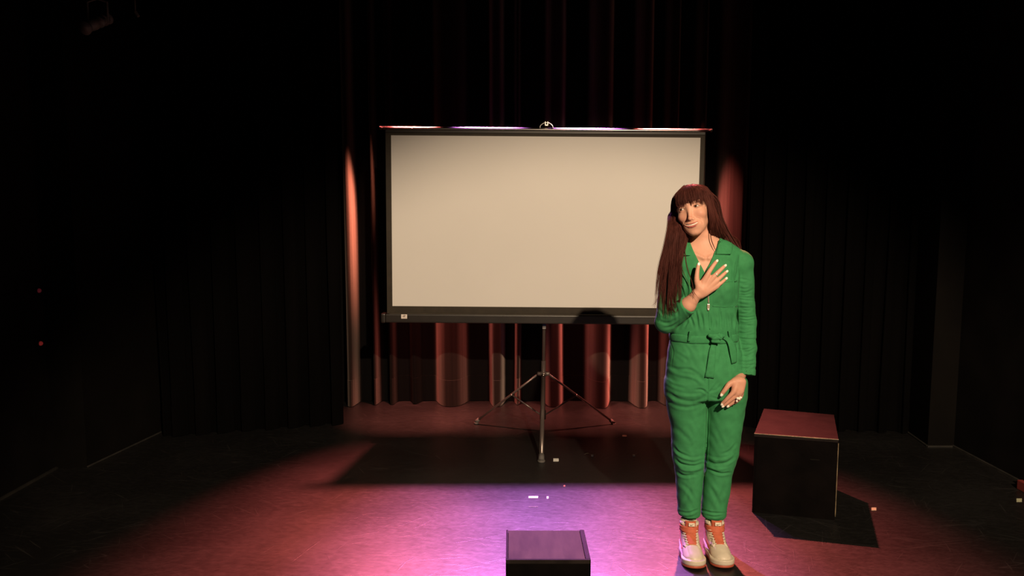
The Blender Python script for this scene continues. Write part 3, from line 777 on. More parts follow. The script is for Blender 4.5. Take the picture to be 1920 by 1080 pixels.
def palmL(p):
    d = cone(p, W(1388, 705, 3.352), W(1384, 715, 3.302), .0215, .0250)
    for a, b, r0, r1 in (((1378, 716), (1376.5, 731), .0170, .0125), ((1384, 716), (1381.5, 735), .0175, .0120), ((1389, 716), (1386.5, 736), .0170, .0115), ((1392, 716), (1390, 733), .0150, .0105)):
        d = smin(d, cone(p, W(*a, 3.292), W(*b, 3.281), r0, r1), .012)
    return d
trunk_rows = lambda ins: [(W(1320, v)[2], W(u, v)[0], YB + dy, hw * K - ins, ry - ins) for v, u, hw, ry, dy in (
    (444, 1322, 24, .055, .01), (452, 1322, 40, .062, .01), (461, 1322, 58, .075, .008), (478, 1322, 66, .098, .004), (505, 1322, 63, .112, 0), (535, 1322, 61, .118, 0),
    (565, 1321, 60, .112, 0), (595, 1320, 61, .105, 0), (613, 1319.5, 64.5, .108, 0), (622, 1319.5, 64, .106, 0), (631, 1319.5, 62, .102, 0), (640, 1320, 64.5, .106, 0),
    (660, 1321.5, 69.5, .118, 0), (690, 1323, 74, .128, 0), (720, 1322.5, 75, .126, 0), (742, 1322, 73.5, .116, 0))]
def body_sdf(p):
    d = near(p, HC - (0, 0, .01), .20, head_sdf)
    d = smin(d, cone(p, H(0, .020, -.060), W(1322, 470, 3.435), .050, .052), .022)
    d = smin(d, cone(p, W(1322, 470, 3.435), W(1322, 495, 3.425), .056, .070), .03)
    t = stack(p, [r for r in trunk_rows(.013) if r[0] > 0.95])
    d = smin(d, t, .03)
    # collar bones and the tendons of the neck
    for u0, v0, u1, v1, Y0, Y1 in ((1319, 484, 1296, 474, 3.345, 3.36), (1329, 484, 1352, 474, 3.345, 3.36)):
        d = smin(d, cone(p, W(u0, v0, Y0 - .010), W(u1, v1, Y1), .006, .006), .014)
    d = smin(d, cone(p, W(1336, 440, 3.415), W(1326, 483, 3.352), .008, .006), .012)
    d = smin(d, cone(p, W(1309, 446, 3.405), W(1320, 483, 3.352), .007, .006), .012)
    d = smin(d, cone(p, SHR, ELR, .044, .036), .012)
    d = smin(d, cone(p, ELR, CUFR, .036, .0345), .008); d = smin(d, cone(p, CUFR, WRR, .0345, .0225), .006)
    d = smin(d, chain(p, [SHL, W(1391.5, 530, 3.44), ELL, W(1400, 652, 3.415), W(1396, 688, 3.388), WRL], (.044, .042, .035, .033, .026, .0215)), .012)
    d = smin(d, near(p, W(1330, 525, 3.265), .16, lambda q_: hand_sdf(q_, HR, WRR, palmR)), .008)
    d = smin(d, near(p, W(1376, 732, 3.29), .16, lambda q_: hand_sdf(q_, HL, WRL, palmL)), .008)
    return d

V, Q = surface(body_sdf, (0.60, 3.15, 0.55), (1.15, 3.62, 1.80), 0.0019)
V = smooth(V, Q, 1, 0.35)
q = ((V - HC) @ Rh) / HS
sx = np.abs(q[:, 0])
C = np.tile(np.array((0.64, 0.335, 0.235)), (len(V), 1))
def blend(C, w, c): return C * (1 - w[:, None]) + w[:, None] * np.array(c)
g = lambda c, r: np.exp(-((((np.stack([sx, q[:, 1], q[:, 2]], 1) - np.array(c)) / np.array(r)) ** 2).sum(1)))
C = blend(C, 0.45 * g((.042, -.075, -.038), (.022, .04, .018)), (0.56, 0.22, 0.16))
C = blend(C, 0.30 * g((0, -.115, -.046), (.012, .02, .010)), (0.56, 0.22, 0.16))
smir = f32(np.stack([sx, q[:, 1], q[:, 2]], 1))
lipd = np.minimum(chain(smir, UM[:3], (.0034, .0032, .0016)), chain(smir, LM[:3], (.0050, .0045, .0020)))
C = blend(C, np.clip((0.0012 - lipd) / 0.0016, 0, 1), (0.46, 0.125, 0.105))
lid = np.sqrt(((sx - .0325) / 1.0) ** 2 + (q[:, 2] - .0035) ** 2)
up = np.exp(-(((q[:, 2] - (.0042 - 22 * (sx - .0325) ** 2)) / .0016) ** 2)) * (np.abs(sx - .0325) < .0155) * (q[:, 1] < -.07)
C = blend(C, 0.85 * up, (0.05, 0.02, 0.015))
C = blend(C, 0.35 * np.exp(-(((q[:, 2] + .0055 - 10 * (sx - .0325) ** 2) / .0014) ** 2)) * (np.abs(sx - .0325) < .014) * (q[:, 1] < -.07), (0.10, 0.04, 0.03))
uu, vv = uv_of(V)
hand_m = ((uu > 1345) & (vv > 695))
C = np.where(hand_m[:, None], C * np.array((0.92, 0.88, 0.86)), C)  # hanging hand darker: shade painted into its skin tint
body = mesh('body', V, Q, M['skin'], person, True)
colour_attr(body, C)
# eyes, teeth, brows
for sd in (-1, 1):
    c0 = H(sd * .0325, -.0775, -.0005)
    eb = MB().ball(c0, .0125 * HS, 10).build('eyeball', M['eye_white'], body, True)
    gz = Rh @ np.array((-.16, -1, .02)); gz /= np.linalg.norm(gz)
    bm = MB()
    bm.ball((0, 0, 0), (.0051 * HS, .0016, .0051 * HS), 8)
    Rg = np.array(Vector((0, -1, 0)).rotation_difference(Vector(gz)).to_matrix())
    bm.V = [Rg @ v + c0 + gz * .0121 * HS for v in bm.V]
    bm.build('iris', M['iris'], body, True)
    bw = crom([H(sd * .014, -.0955, .0205), H(sd * .026, -.0950, .0250), H(sd * .038, -.0890, .0255), H(sd * .050, -.0760, .0205)], 14)
    MB().tube(bw, np.interp(np.linspace(0, 1, 14), (0, .3, 1), (.0026, .0030, .0012)), 8).build('eyebrow', M['brow'], body, True)
tp_ = [H(x, face_y(abs(x), -.0765 + 9.0 * x * x) + .0036, -.0765 + 9.0 * x * x) for x in np.linspace(-.029, .029, 25)]
MB().tube(tp_, np.interp(np.linspace(0, 1, 25), (0, .12, .5, .88, 1), (.0016, .0036, .0043, .0036, .0016)), 10).build('teeth', M['teeth'], body, True)
# nails and rings
def nail(tip, prev, name='nail', out=None, r=(.0052, .0022, .0075), m='nail', back=.002):
    ax = (tip - prev) / np.linalg.norm(tip - prev)
    o_ = np.array((0, -1, 0.15)) if out is None else np.array(out, float); o_ = o_ - ax * o_.dot(ax); o_ /= np.linalg.norm(o_)
    s_ = np.cross(ax, o_)
    b = MB().ball((0, 0, 0), r, 7)
    Rm = np.stack([s_, o_, ax], 1)
    return b, Rm, ax, o_
for fg, which in ((HR, 'R'), (HL, 'L')):
    for i, (pts, rr) in enumerate(fg):
        if which == 'L' and i in (4,): continue
        tip, prev = pts[3], pts[2]
        b, Rm, ax, o_ = nail(tip, prev, r=(.0066, .0022, .0088) if i == 0 else (.0056, .0020, .0078))
        rt = rr[3]
        b.V = [Rm @ v + tip + o_ * (rt * .82) + ax * (rt * .35) for v in b.V]
        b.build('nail', M['nail'], body, True)
def ring(c, ax, r, stone, m='pearl', sr=.0035):
    ax = ax / np.linalg.norm(ax); a = np.cross(ax, (0, 0, 1.0)); a /= np.linalg.norm(a); b = np.cross(ax, a)
    loop = [c + r * (math.cos(t) * a + math.sin(t) * b) for t in np.linspace(0, 2 * math.pi, 19)]
    o = MB().tube(loop, .0012, 6, caps=False).build('ring', M['zip'], body, True)
    mb = MB()
    for s_, rr in stone: mb.ball(s_, rr, 7)
    mb.build('ring_stone', M[m], o, True)
pr = HR[2][0]
ring(pr[1] * .55 + pr[2] * .45, pr[2] - pr[1], .0102, [(W(1343.5, 514.5, 3.247), .0046), (W(1342, 516, 3.249), .003)])
pl = HL[3][0]
ring(pl[1] * .6 + pl[2] * .4, pl[2] - pl[1], .0108, [(W(1383.5, 747, 3.270), (.0080, .006, .0065)), (W(1388.5, 745.5, 3.272), (.0078, .006, .0055)), (W(1381.5, 752, 3.272), (.0050, .005, .0055)), (W(1386, 748, 3.268), (.006, .005, .005))])

# ---- jumpsuit
def leg_rows(side):
    if side < 0: R_ = ((712, 1287, 38, .108), (740, 1287, 39, .103), (770, 1288.5, 37.5, .093), (800, 1291.5, 33.5, .086), (830, 1291.5, 32.5, .080), (852, 1291, 31.5, .078), (872, 1291.5, 28.5, .078), (885, 1292, 26.5, .074), (920, 1291, 23.5, .068), (945, 1290.5, 21.2, .064), (955, 1290.5, 21.8, .064), (963, 1290.5, 20.0, .060))
    else: R_ = ((712, 1361, 37, .108), (740, 1361, 37.5, .103), (770, 1360, 35, .093), (800, 1357, 33, .086), (830, 1354.5, 31.5, .080), (852, 1353, 30.2, .078), (872, 1348.5, 27, .078), (885, 1345.5, 26, .074), (920, 1341.5, 25.5, .068), (948, 1337.5, 23.2, .064), (958, 1337, 24, .064), (966, 1337, 22, .060))
    return [(W(u, v)[2], W(u, v)[0], YB + (.0 if v < 800 else -.004 if v < 900 else -.012), hw * K * (1 + .0), ry) for v, u, hw, ry in R_]
LR, LL = leg_rows(-1), leg_rows(1)
TR = trunk_rows(0.0)
NECK = [(1293, 452), (1300, 470), (1310, 490), (1321.5, 512), (1331, 492), (1341, 470), (1350, 446), (1350, 425), (1293, 425)]
def in_poly(u, v, poly):
    ins = np.zeros(len(u), bool); dist = np.full(len(u), 1e9)
    n = len(poly)
    for i in range(n):
        (x1, y1), (x2, y2) = poly[i], poly[(i + 1) % n]
        c = ((y1 > v) != (y2 > v)) & (u < (x2 - x1) * (v - y1) / (y2 - y1 + 1e-12) + x1)
        ins ^= c
        t = np.clip(((u - x1) * (x2 - x1) + (v - y1) * (y2 - y1)) / ((x2 - x1) ** 2 + (y2 - y1) ** 2), 0, 1)
        dist = np.minimum(dist, np.hypot(u - x1 - t * (x2 - x1), v - y1 - t * (y2 - y1)))
    return np.where(ins, -dist, dist)
dR = CUFR - ELR; dR = dR / np.linalg.norm(dR)
dL = np.array((-.10, -.25, -1.0)); dL /= np.linalg.norm(dL)
def suit_sdf(p):
    d = stack(p, TR, 2.15)
    d = smin(d, cone(p, W(1340, 471, 3.44), W(1386, 491, 3.44), .052, .054), .02)
    d = smin(d, cone(p, W(1304, 474, 3.44), W(1268, 491, 3.43), .048, .054), .02)
    d = smin(d, ell(p, W(1297, 543, 3.350), (.056, .052, .060)), .035)
    d = smin(d, ell(p, W(1349, 543, 3.350), (.056, .052, .060)), .035)
    d = smin(d, ell(p, W(1322, 715, 3.475), (.165, .085, .11)), .03)
    l = smin(stack(p, LR, 2.2), stack(p, LL, 2.2), .006)
    d = smin(d, l, .022)
    # sleeves
    a = smin(ell(p, SHR + (.004, 0, 0), (.058, .062, .060)), cone(p, SHR, ELR, .058, .049), .012)
    a = smin(a, np.minimum(cone(p, ELR, ELR + (CUFR - ELR) * .5, .050, .046), cone(p, ELR + (CUFR - ELR) * .5, CUFR + dR * .05, .046, .041)), .014)
    a = smax(a, ((p - f32(CUFR)) @ f32(dR)), .003)
    a = smax(a, -cone(p, CUFR - dR * .012, CUFR + dR * .2, .0345, .0375), .003)
    b = smin(ell(p, SHL + np.array((-.004, 0, 0)), (.058, .062, .060)), cone(p, SHL, W(1391.5, 530, 3.44), .056, .0525), .012)
    b = smin(b, cone(p, W(1391.5, 530, 3.44), W(1399.5, 603, 3.45), .0525, .0435), .014)
    b = smin(b, cone(p, W(1399.5, 603, 3.45), W(1400.5, 652, 3.415), .0435, .0425), .014)
    b = smin(b, cone(p, W(1400.5, 652, 3.415), CUFL + dL * .06, .0425, .0465), .014)
    b = smax(b, ((p - f32(CUFL)) @ f32(dL)), .003)
    b = smax(b, -cone(p, CUFL - dL * .012, CUFL + dL * .2, .0375, .040), .003)
    d = smin(d, a, .016); d = smin(d, b, .010)
    # open neck
    u, v = uv_of(p)
    n2 = in_poly(u, v, NECK) * K
    n2 = np.where(p[:, 1] < 3.47, n2, 1.0).astype(np.float32)
    d = smax(d, -n2, .003)
    hole = cone(p, W(1322, 440, 3.435), W(1322, 470, 3.435), .060, .052)
    d = smax(d, -hole, .006)
    for rows in (LR, LL):                  # hollow trouser hems
        z, cx, cy, rx, ry = rows[-1]
        d = smax(d, -cone(p, (cx, cy, z + .012), (cx, cy, z - .1), .040, .046), .004)
    return d
V, Q = surface(suit_sdf, (0.58, 3.18, 0.10), (1.22, 3.66, 1.56), 0.0034)
V = smooth(V, Q, 2, 0.45)
N = vnormals(V, Q)
uu, vv = uv_of(V)
disp = np.zeros(len(V))
front = np.clip(-N[:, 1] * 3 + 0.6, 0, 1)
def fold(pts, w, amp, y=None):
    """a crease (amp < 0) or ridge (amp > 0) in mm along a line, fading at both ends"""
    global disp
    pts = crom(pts, max(8, 5 * len(pts)))
    lo_, hi_ = pts.min(0) - 3 * w, pts.max(0) + 3 * w
    m = np.where((uu > lo_[0]) & (uu < hi_[0]) & (vv > lo_[1]) & (vv < hi_[1]) & (front > 0))[0]
    if y is not None: m = m[(V[m, 1] > y[0]) & (V[m, 1] < y[1])]
    if len(m) == 0: return
    best = np.full(len(m), 1e9); par = np.zeros(len(m))
    n = len(pts) - 1
    for i in range(n):
        a, b = pts[i], pts[i + 1]; ab = b - a
        t = np.clip(((uu[m] - a[0]) * ab[0] + (vv[m] - a[1]) * ab[1]) / (ab @ ab + 1e-9), 0, 1)
        dd = np.hypot(uu[m] - a[0] - t * ab[0], vv[m] - a[1] - t * ab[1])
        k_ = dd < best; best = np.where(k_, dd, best); par = np.where(k_, (i + t) / n, par)
    fade = np.clip(np.sin(np.pi * np.clip(par, 0.02, .98)), 0, 1) ** 0.6
    x = best / w
    disp[m] += amp * (.0010 if np.mean(pts[:, 1]) < 790 else .0014) * fade * front[m] * (np.exp(-x * x) - 0.35 * np.exp(-((x - 1.7) / .8) ** 2))
ARM = (3.30, 3.60)
# left sleeve (picture right): many close rings of slack cloth
rg = np.random.default_rng(4)
for k in range(30):
    v0 = 522 + k * 5.9 + rg.uniform(-2, 2)
    if v0 > 692: continue
    e = 1 if v0 > 575 else .6
    u0, u1 = 1381 + rg.uniform(-2, 10), 1419 - rg.uniform(-1, 12)
    sl = rg.uniform(-5, 7)
    fold([(u0, v0 + sl * .3), ((u0 + u1) / 2, v0 + sl * .2 + 1.5), (u1, v0 - sl * .6)], rg.uniform(1.4, 2.3), -rg.uniform(2.4, 4.8) * e)
fold([(1384, 500), (1380, 530), (1381, 560), (1382, 620), (1379, 690)], 2.0, -5)
fold([(1378, 697), (1397, 699), (1417, 702)], 1.2, -1.2)
# right sleeve
for a in (([(1236, 540), (1247, 552), (1258, 556)], 2.6, -3), ([(1230, 575), (1244, 588), (1262, 592)], 2.8, -3.4), ([(1232, 600), (1250, 606), (1270, 598)], 2.6, -3.4), ([(1240, 616), (1260, 612), (1280, 598)], 2.4, -2.6),
          ([(1262, 560), (1270, 585), (1272, 610)], 2.4, -2.2), ([(1275, 560), (1284, 580), (1290, 592)], 1.8, -1.8), ([(1240, 520), (1256, 530), (1268, 528)], 2.6, -2.6)): fold(*a)
# bodice: blousing into the belt, pocket seams, placket
for u0, v0, u1, v1, a in ((1300, 612, 1292, 590, 3), (1309, 616, 1303, 578, 3.6), (1318, 618, 1314, 585, 3.4), (1331, 618, 1331, 592, 3.0), (1352, 618, 1349, 580, 3.6), (1366, 616, 1362, 585, 3.2), (1375, 616, 1374, 590, 2.6), (1282, 614, 1290, 600, 3), (1270, 616, 1280, 606, 2.6), (1341, 617, 1340, 598, 2.6)):
    fold([(u0, v0), ((u0 + u1) / 2 + 1, (v0 + v1) / 2), (u1, v1)], 2.4, -a); fold([(u0 + 4, v0), ((u0 + u1) / 2 + 5, (v0 + v1) / 2), (u1 + 4, v1)], 2.4, a * .7)
fold([(1335, 574), (1358, 575.5), (1383, 574)], 1.0, -1.3); fold([(1340, 527), (1362, 527.5), (1382, 526)], 1.0, -1.2)
fold([(1277, 531), (1290, 532), (1303, 531)], 1.0, -1.2)
fold([(1323, 515), (1326, 560), (1328, 618)], 1.1, -1.3); fold([(1336, 520), (1336, 560), (1338, 618)], 1.0, -1.0); fold([(1382, 480), (1378, 515), (1380, 560), (1381, 610)], 1.3, -2.2)
for a in (([(1392, 470), (1384, 495), (1379, 530)], 3, -2.4), ([(1372, 480), (1376, 510), (1374, 540)], 3.5, -1.5), ([(1356, 485), (1366, 500), (1374, 520)], 3, 1.5), ([(1283, 485), (1288, 520), (1284, 560)], 3, -2.0)): fold(*a)
# hips and thighs: drag lines towards the crotch
for a in (([(1250, 684), (1268, 692), (1296, 694), (1320, 712)], 3.0, -3.0), ([(1252, 694), (1275, 703), (1300, 708), (1322, 724)], 3.2, 3.2), ([(1249, 735), (1270, 748), (1296, 753), (1316, 748), (1326, 739)], 3.0, -4.2),
          ([(1250, 728), (1272, 740), (1300, 743), (1324, 736)], 3.0, 3.4), ([(1250, 748), (1266, 760), (1290, 764), (1312, 758)], 3.0, -3.0), ([(1303, 731), (1316, 731), (1326, 738)], 2.2, -4.4), ([(1248, 712), (1262, 722), (1284, 728)], 2.8, -2.2),
          ([(1266, 660), (1284, 672), (1290, 678)], 3.0, -1.8), ([(1346, 716), (1338, 728), (1329, 737)], 2.4, -3.6), ([(1331, 735), (1342, 731), (1352, 722)], 2.2, -2.6), ([(1333, 744), (1345, 748), (1352, 747)], 2.2, -2.0),
          ([(1326.5, 690), (1327, 715), (1326.5, 740)], 1.8, -5.0), ([(1326, 738), (1326, 790), (1324, 850), (1321, 890)], 1.8, -6), ([(1318, 640), (1316, 665), (1320, 690)], 3, -1.6), ([(1352, 645), (1352, 665), (1346, 690)], 2.4, -2.0), ([(1362, 660), (1366, 690), (1370, 705)], 2.4, -2.0),
          ([(1278, 640), (1290, 655), (1296, 668)], 3, -1.4), ([(1256, 640), (1262, 660), (1258, 690)], 1.2, -1.4)): fold(*a)
# knees and shins
for a in (([(1263, 846), (1276, 856), (1298, 862), (1319, 858)], 2.8, 3.0), ([(1264, 858), (1278, 870), (1300, 874), (1320, 868)], 2.4, -5.0), ([(1266, 868), (1282, 881), (1304, 881), (1319, 876)], 2.8, 4.0), ([(1267, 882), (1282, 892), (1306, 890)], 2.6, -4.6),
          ([(1262, 835), (1272, 848), (1290, 856)], 2.4, -2.8), ([(1320, 862), (1340, 870), (1362, 868), (1377, 858)], 2.4, -4.6), ([(1322, 854), (1340, 862), (1362, 860), (1378, 848)], 2.6, 3.0), ([(1322, 873), (1344, 880), (1366, 877)], 2.8, 3.6),
          ([(1330, 880), (1350, 888), (1370, 886)], 2.2, -5.0), ([(1352, 852), (1368, 846), (1380, 832)], 2.4, -2.6), ([(1274, 905), (1290, 918), (1304, 940)], 3.5, -2.2), ([(1298, 900), (1290, 930), (1276, 952)], 3.6, -1.8), ([(1330, 910), (1342, 930), (1352, 956)], 3.6, -2.2), ([(1362, 905), (1352, 930), (1340, 950)], 3.6, -1.8),
          ([(1270, 958), (1290, 962), (1310, 955)], 2.0, -3.4), ([(1314, 956), (1336, 962), (1358, 962)], 2.0, -3.4), ([(1322, 966), (1340, 969), (1356, 966)], 1.8, -2.2), ([(1272, 968), (1290, 970), (1306, 966)], 1.8, -2.0), ([(1262, 800), (1282, 815), (1300, 832)], 4, -1.4), ([(1335, 800), (1350, 822), (1356, 840)], 4, -1.3)): fold(*a)
nz = (np.sin(V[:, 0] * 61 + 3 * np.sin(V[:, 2] * 23)) * np.sin(V[:, 2] * 47 + 2 * np.sin(V[:, 0] * 31 + V[:, 1] * 17)) + 0.6 * np.sin(V[:, 2] * 95 + V[:, 0] * 77 + 2 * np.sin(V[:, 0] * 60)))
disp += 0.0010 * nz
V = V + N * disp[:, None]
V = smooth(V, Q, 1, 0.3)
suit = mesh('jumpsuit', V, Q, M['green'], person, True)
suit['label'] = 'green zip-front jumpsuit with tie belt'
SB = BVHTree.FromPolygons([Vector(v) for v in V], [tuple(map(int, f)) for f in Q])
EYE = Vector((0, 0, CAM_Z))
def onto(u, v, off, bvh=None):
    """the point of the cloth that shows at a pixel, lifted off it"""
    d = Vector(P(u, v, 3.4)) - EYE; d.normalize()
    hit, n, _, _ = (bvh or SB).ray_cast(EYE, d)
    if hit is None:
        hit, n, _, _ = (bvh or SB).find_nearest(Vector(P(u, v, 3.33)))
    if n.dot(d) > 0: n = -n
    n = (n * .5 - d * .5).normalized()
    return np.array(hit + n * off), np.array(n)
def drape(A, B, name, m, parent, off=.002, th=.003, na=16, nb=6, bvh=None, lift=None):
    """a strip of cloth laid on the figure between two pixel lines, with thickness and soft edges"""
    A, B = crom(A, na), crom(B, na)
    T, Bt = [], []
    for j in range(nb):
        s = j / (nb - 1)
        for i in range(na):
            u, v = A[i] * (1 - s) + B[i] * s
            o_ = off + (lift(i / (na - 1), s) if lift else 0)
            p, n = onto(u, v, o_, bvh)
            T.append(p); Bt.append(n)
    T = np.array(T).reshape(nb, na, 3); Nn = np.array(Bt).reshape(nb, na, 3)
    for _ in range(3):                     # settle
        Tp = T.copy()
        Tp[:, 1:-1] = .5 * T[:, 1:-1] + .25 * (T[:, 2:] + T[:, :-2]); T = Tp
        if nb > 2:
            Tp = T.copy(); Tp[1:-1] = .5 * T[1:-1] + .25 * (T[2:] + T[:-2]); T = Tp
    Nn = Nn / np.linalg.norm(Nn, axis=2)[..., None]
    top = (T + Nn * th).reshape(-1, 3); bot = (T - Nn * .004).reshape(-1, 3)
    n = na * nb; Fc = []
    for j in range(nb - 1):
        for i in range(na - 1):
            a = j * na + i
            Fc += [(a, a + 1, a + na + 1, a + na), (n + a + na, n + a + na + 1, n + a + 1, n + a)]
    for i in range(na - 1):
        b = (nb - 1) * na + i
        Fc += [(i + 1, i, n + i, n + i + 1), (b, b + 1, n + b + 1, n + b)]
    for j in range(nb - 1):
        a, b = j * na, j * na + na - 1
        Fc += [(a, a + na, n + a + na, n + a), (b + na, b, n + b, n + b + na)]
    return mesh(name, np.vstack([top, bot]), Fc, m, parent, True)
G = M['green_trim']
curl = lambda h: (lambda t, s: h * s)
drape([(1349.5, 446), (1346, 460), (1341.5, 477)], [(1371, 458), (1372.5, 468), (1369.5, 477.5)], 'collar', G, suit, .003, .003, 14, 8, lift=curl(.006))
drape([(1294, 453), (1298.5, 465), (1306, 480)], [(1284, 458), (1279, 469), (1277, 479)], 'collar', G, suit, .003, .003, 14, 8, lift=curl(.006))
drape([(1339, 526), (1360, 526.5), (1382, 525)], [(1338, 529), (1360, 529.5), (1382, 528)], 'pocket_edge', G, suit, .0005, .0014, 14, 3)
drape([(1336, 572.5), (1358, 574), (1382, 572.5)], [(1336, 575), (1358, 576.5), (1382, 575)], 'pocket_edge', G, suit, .0003, .0012, 14, 3)
zp = drape([(1326.5, 545), (1327, 560), (1327.6, 568)], [(1329, 545), (1329.5, 560), (1330, 568)], 'zip', M['zip'], suit, .0008, .0014, 10, 3)
p0, n0 = onto(1328.2, 574, .004)
MB().box(p0 + (-.0062, -.002, -.012), p0 + (.0062, .002, .010), .0016).box(p0 + (-.004, -.002, -.019), p0 + (.004, .0015, -.012), .001).build('zip_pull', M['zip'], suit)
drape([(1328, 580), (1329, 600), (1330, 618)], [(1330, 580), (1331, 600), (1332, 618)], 'zip', M['green_trim'], suit, .0004, .0010, 10, 3)
# belt: a band round the waist, its knot and two hanging ends
zt, zb = W(1320, 623)[2], W(1320, 637.5)[2]
rows = np.array(sorted(TR))
mbb = MB(); nA, nZ = 90, 6
ring_v = []
for j in range(nZ):
    z = zb + (zt - zb) * j / (nZ - 1)
    cx, cy, rx, ry = [np.interp(z, rows[:, 0], rows[:, k]) for k in range(1, 5)]
    rx, ry = [np.interp((zb + zt) / 2, rows[:, 0], rows[:, k]) for k in (3, 4)]
    bul = .0045 + .002 * math.sin(math.pi * j / (nZ - 1))
    for k in range(nA):
        t = 2 * math.pi * k / nA; ct, st_ = math.cos(t), math.sin(t)
        e_ = 2 / 2.15
        ring_v.append((cx + (rx + bul) * np.sign(ct) * abs(ct) ** e_, cy + (ry + bul) * np.sign(st_) * abs(st_) ** e_, z + .0012 * math.sin(7 * t)))
inner = [(x * .965 + .035 * 0.885, y * .965 + .035 * YB, z) for x, y, z in ring_v]
n = nA * nZ; Fc = []
for j in range(nZ - 1):
    for k in range(nA):
        a, b = j * nA + k, j * nA + (k + 1) % nA
        Fc += [(a, b, b + nA, a + nA), (n + a + nA, n + b + nA, n + b, n + a)]
for k in range(nA):
    a, b = k, (k + 1) % nA; c_, d_ = (nZ - 1) * nA + k, (nZ - 1) * nA + (k + 1) % nA
    Fc += [(b, a, n + a, n + b), (c_, d_, n + d_, n + c_)]
belt = mesh('belt', ring_v + inner, Fc, G, suit, True)
belt['label'] = 'tied cloth belt with hanging ends'
def knot_sdf(p):
    c = W(1341, 632, 3.292)
    d = ell(p, c, (.020, .014, .017))
    d = smin(d, cone(p, W(1331, 629, 3.297), W(1351, 633, 3.289), .010, .010), .006)
    d = smax(d, -chain(p, [W(1333, 637, 3.279), W(1341, 632, 3.2765), W(1351, 626, 3.279)], (.003, .004, .003)), .004)
    d = smax(d, -chain(p, [W(1334, 625, 3.279), W(1343, 627, 3.278), W(1352, 634, 3.279)], (.0025, .003, .0025)), .004)
    d = smin(d, cone(p, W(1336, 640, 3.290), W(1348, 641, 3.288), .007, .007), .006)
    d = smin(d, cone(p, W(1348, 627, 3.290), W(1357, 630, 3.296), .009, .007), .006)
    return d
kv, kq = surface(knot_sdf, W(1322, 650, 3.25) , W(1365, 612, 3.34), .0016)
SUITL = lambda t, s: .004 * math.sin(math.pi * t)
mesh('belt_knot', kv, kq, G, suit, True)
drape([(1334, 642), (1329, 660), (1326, 682), (1321.5, 707)], [(1343, 643), (1341, 662), (1340, 684), (1338.5, 709)], 'belt_end', G, suit, .004, .004, 20, 6, lift=SUITL)
drape([(1350, 633), (1362, 641), (1367, 662), (1371, 682)], [(1350, 626), (1368, 634), (1379, 655), (1381, 679)], 'belt_end', G, suit, .005, .004, 20, 6, lift=lambda t, s: .008 * math.sin(math.pi * t))
for u0, u1 in ((1295, 1291.5), (1366, 1369)):
    drape([(u0 - 2, 620), (u1 - 2, 640)], [(u0 + 2.4, 620), (u1 + 2.4, 640)], 'belt_loop', G, suit, .009, .003, 10, 4)

# ---- hair: a cap over the skull and several thousand strands combed from the crown
def cap_sdf(p):
    q = ((p - f32(HC)) @ f32(Rh)) / HS
    d = ell(q, (0, .020, .023), (.083, .103, .081))
    d = smin(d, ell(q, (.0, .060, -.050), (.070, .055, .085)), .04)
    face = ell(q, (0, -.105, -.060), (.064, .075, .105))
    d = smax(d, -face, .012)
    return d * HS
cv_, cq_ = surface(cap_sdf, HC - .16, HC + .16, .003)
HV, HF = [cv_], [cq_]; hoff = len(cv_)
def strands(G_, n, r, jit, seed, tip=0.25, m=16, spread=0.0, short=0.18, clumps=0):
    """G_: guide polylines (3D) side by side; strands run between neighbours"""
    global hoff
    rg = np.random.default_rng(seed)
    G_ = np.array([crom(g_, m) for g_ in G_])
    s = np.sort(rg.uniform(0, len(G_) - 1 - 1e-6, n)); i = s.astype(int); f = (s - i)[:, None, None]
    C_ = G_[i] * (1 - f) + G_[i + 1] * f
    t = np.linspace(0, 1, m)[None, :, None]
    if clumps:                             # towards their ends the strands gather into separate locks
        cs_ = np.sort(rg.uniform(0, len(G_) - 1 - 1e-6, clumps)); near_ = np.abs(s[:, None] - cs_[None]).argmin(1)
        sc_ = cs_[near_]; ic = sc_.astype(int); fc = (sc_ - ic)[:, None, None]
        w_ = np.clip((t - .40) / .5, 0, 1) ** 1.2 * .88
        C_ = C_ * (1 - w_) + (G_[ic] * (1 - fc) + G_[ic + 1] * fc) * w_
    C_ = C_ + rg.normal(0, jit, (n, 1, 3)) * (0.35 + 0.65 * t) + spread * rg.normal(0, 1, (n, 1, 3)) * t ** 2
    C_ = C_ + 0.35 * jit * np.sin(t * rg.uniform(3, 9, (n, 1, 1)) + rg.uniform(0, 6, (n, 1, 3)))
    cut = 1.0 - short * rg.uniform(0, 1, n) ** .8
    idx = np.linspace(0, 1, m)[None] * cut[:, None] * (m - 1)
    i0 = np.clip(idx.astype(int), 0, m - 2); ff = (idx - i0)[..., None]
    C_ = np.take_along_axis(C_, i0[..., None], 1) * (1 - ff) + np.take_along_axis(C_, (i0 + 1)[..., None], 1) * ff
    T_ = np.gradient(C_, axis=1); T_ /= np.linalg.norm(T_, axis=2)[..., None] + 1e-9
    a = np.cross(T_, np.array((0.3, 1.0, 0.1))); a /= np.linalg.norm(a, axis=2)[..., None] + 1e-9
    b = np.cross(T_, a)
    rad = r * rg.uniform(.6, 1.3, (n, 1)) * np.interp(np.linspace(0, 1, m), (0, .1, .6, 1), (.7, 1, .9, tip))[None]
    R_ = [C_ + rad[..., None] * (math.cos(k * 2.0944) * a + math.sin(k * 2.0944) * b) for k in range(3)]
    V_ = np.stack(R_, 2).reshape(-1, 3)
    base = (np.arange(n) * m * 3)[:, None, None] + (np.arange(m - 1) * 3)[None, :, None]
    k = np.arange(3)[None, None]; k2 = (k + 1) % 3
    F_ = np.stack([base + k, base + k2, base + 3 + k2, base + 3 + k], -1).reshape(-1, 4)
    HV.append(V_); HF.append(F_ + hoff); hoff += len(V_)
hp = lambda x, y, z: H(x, y, z)
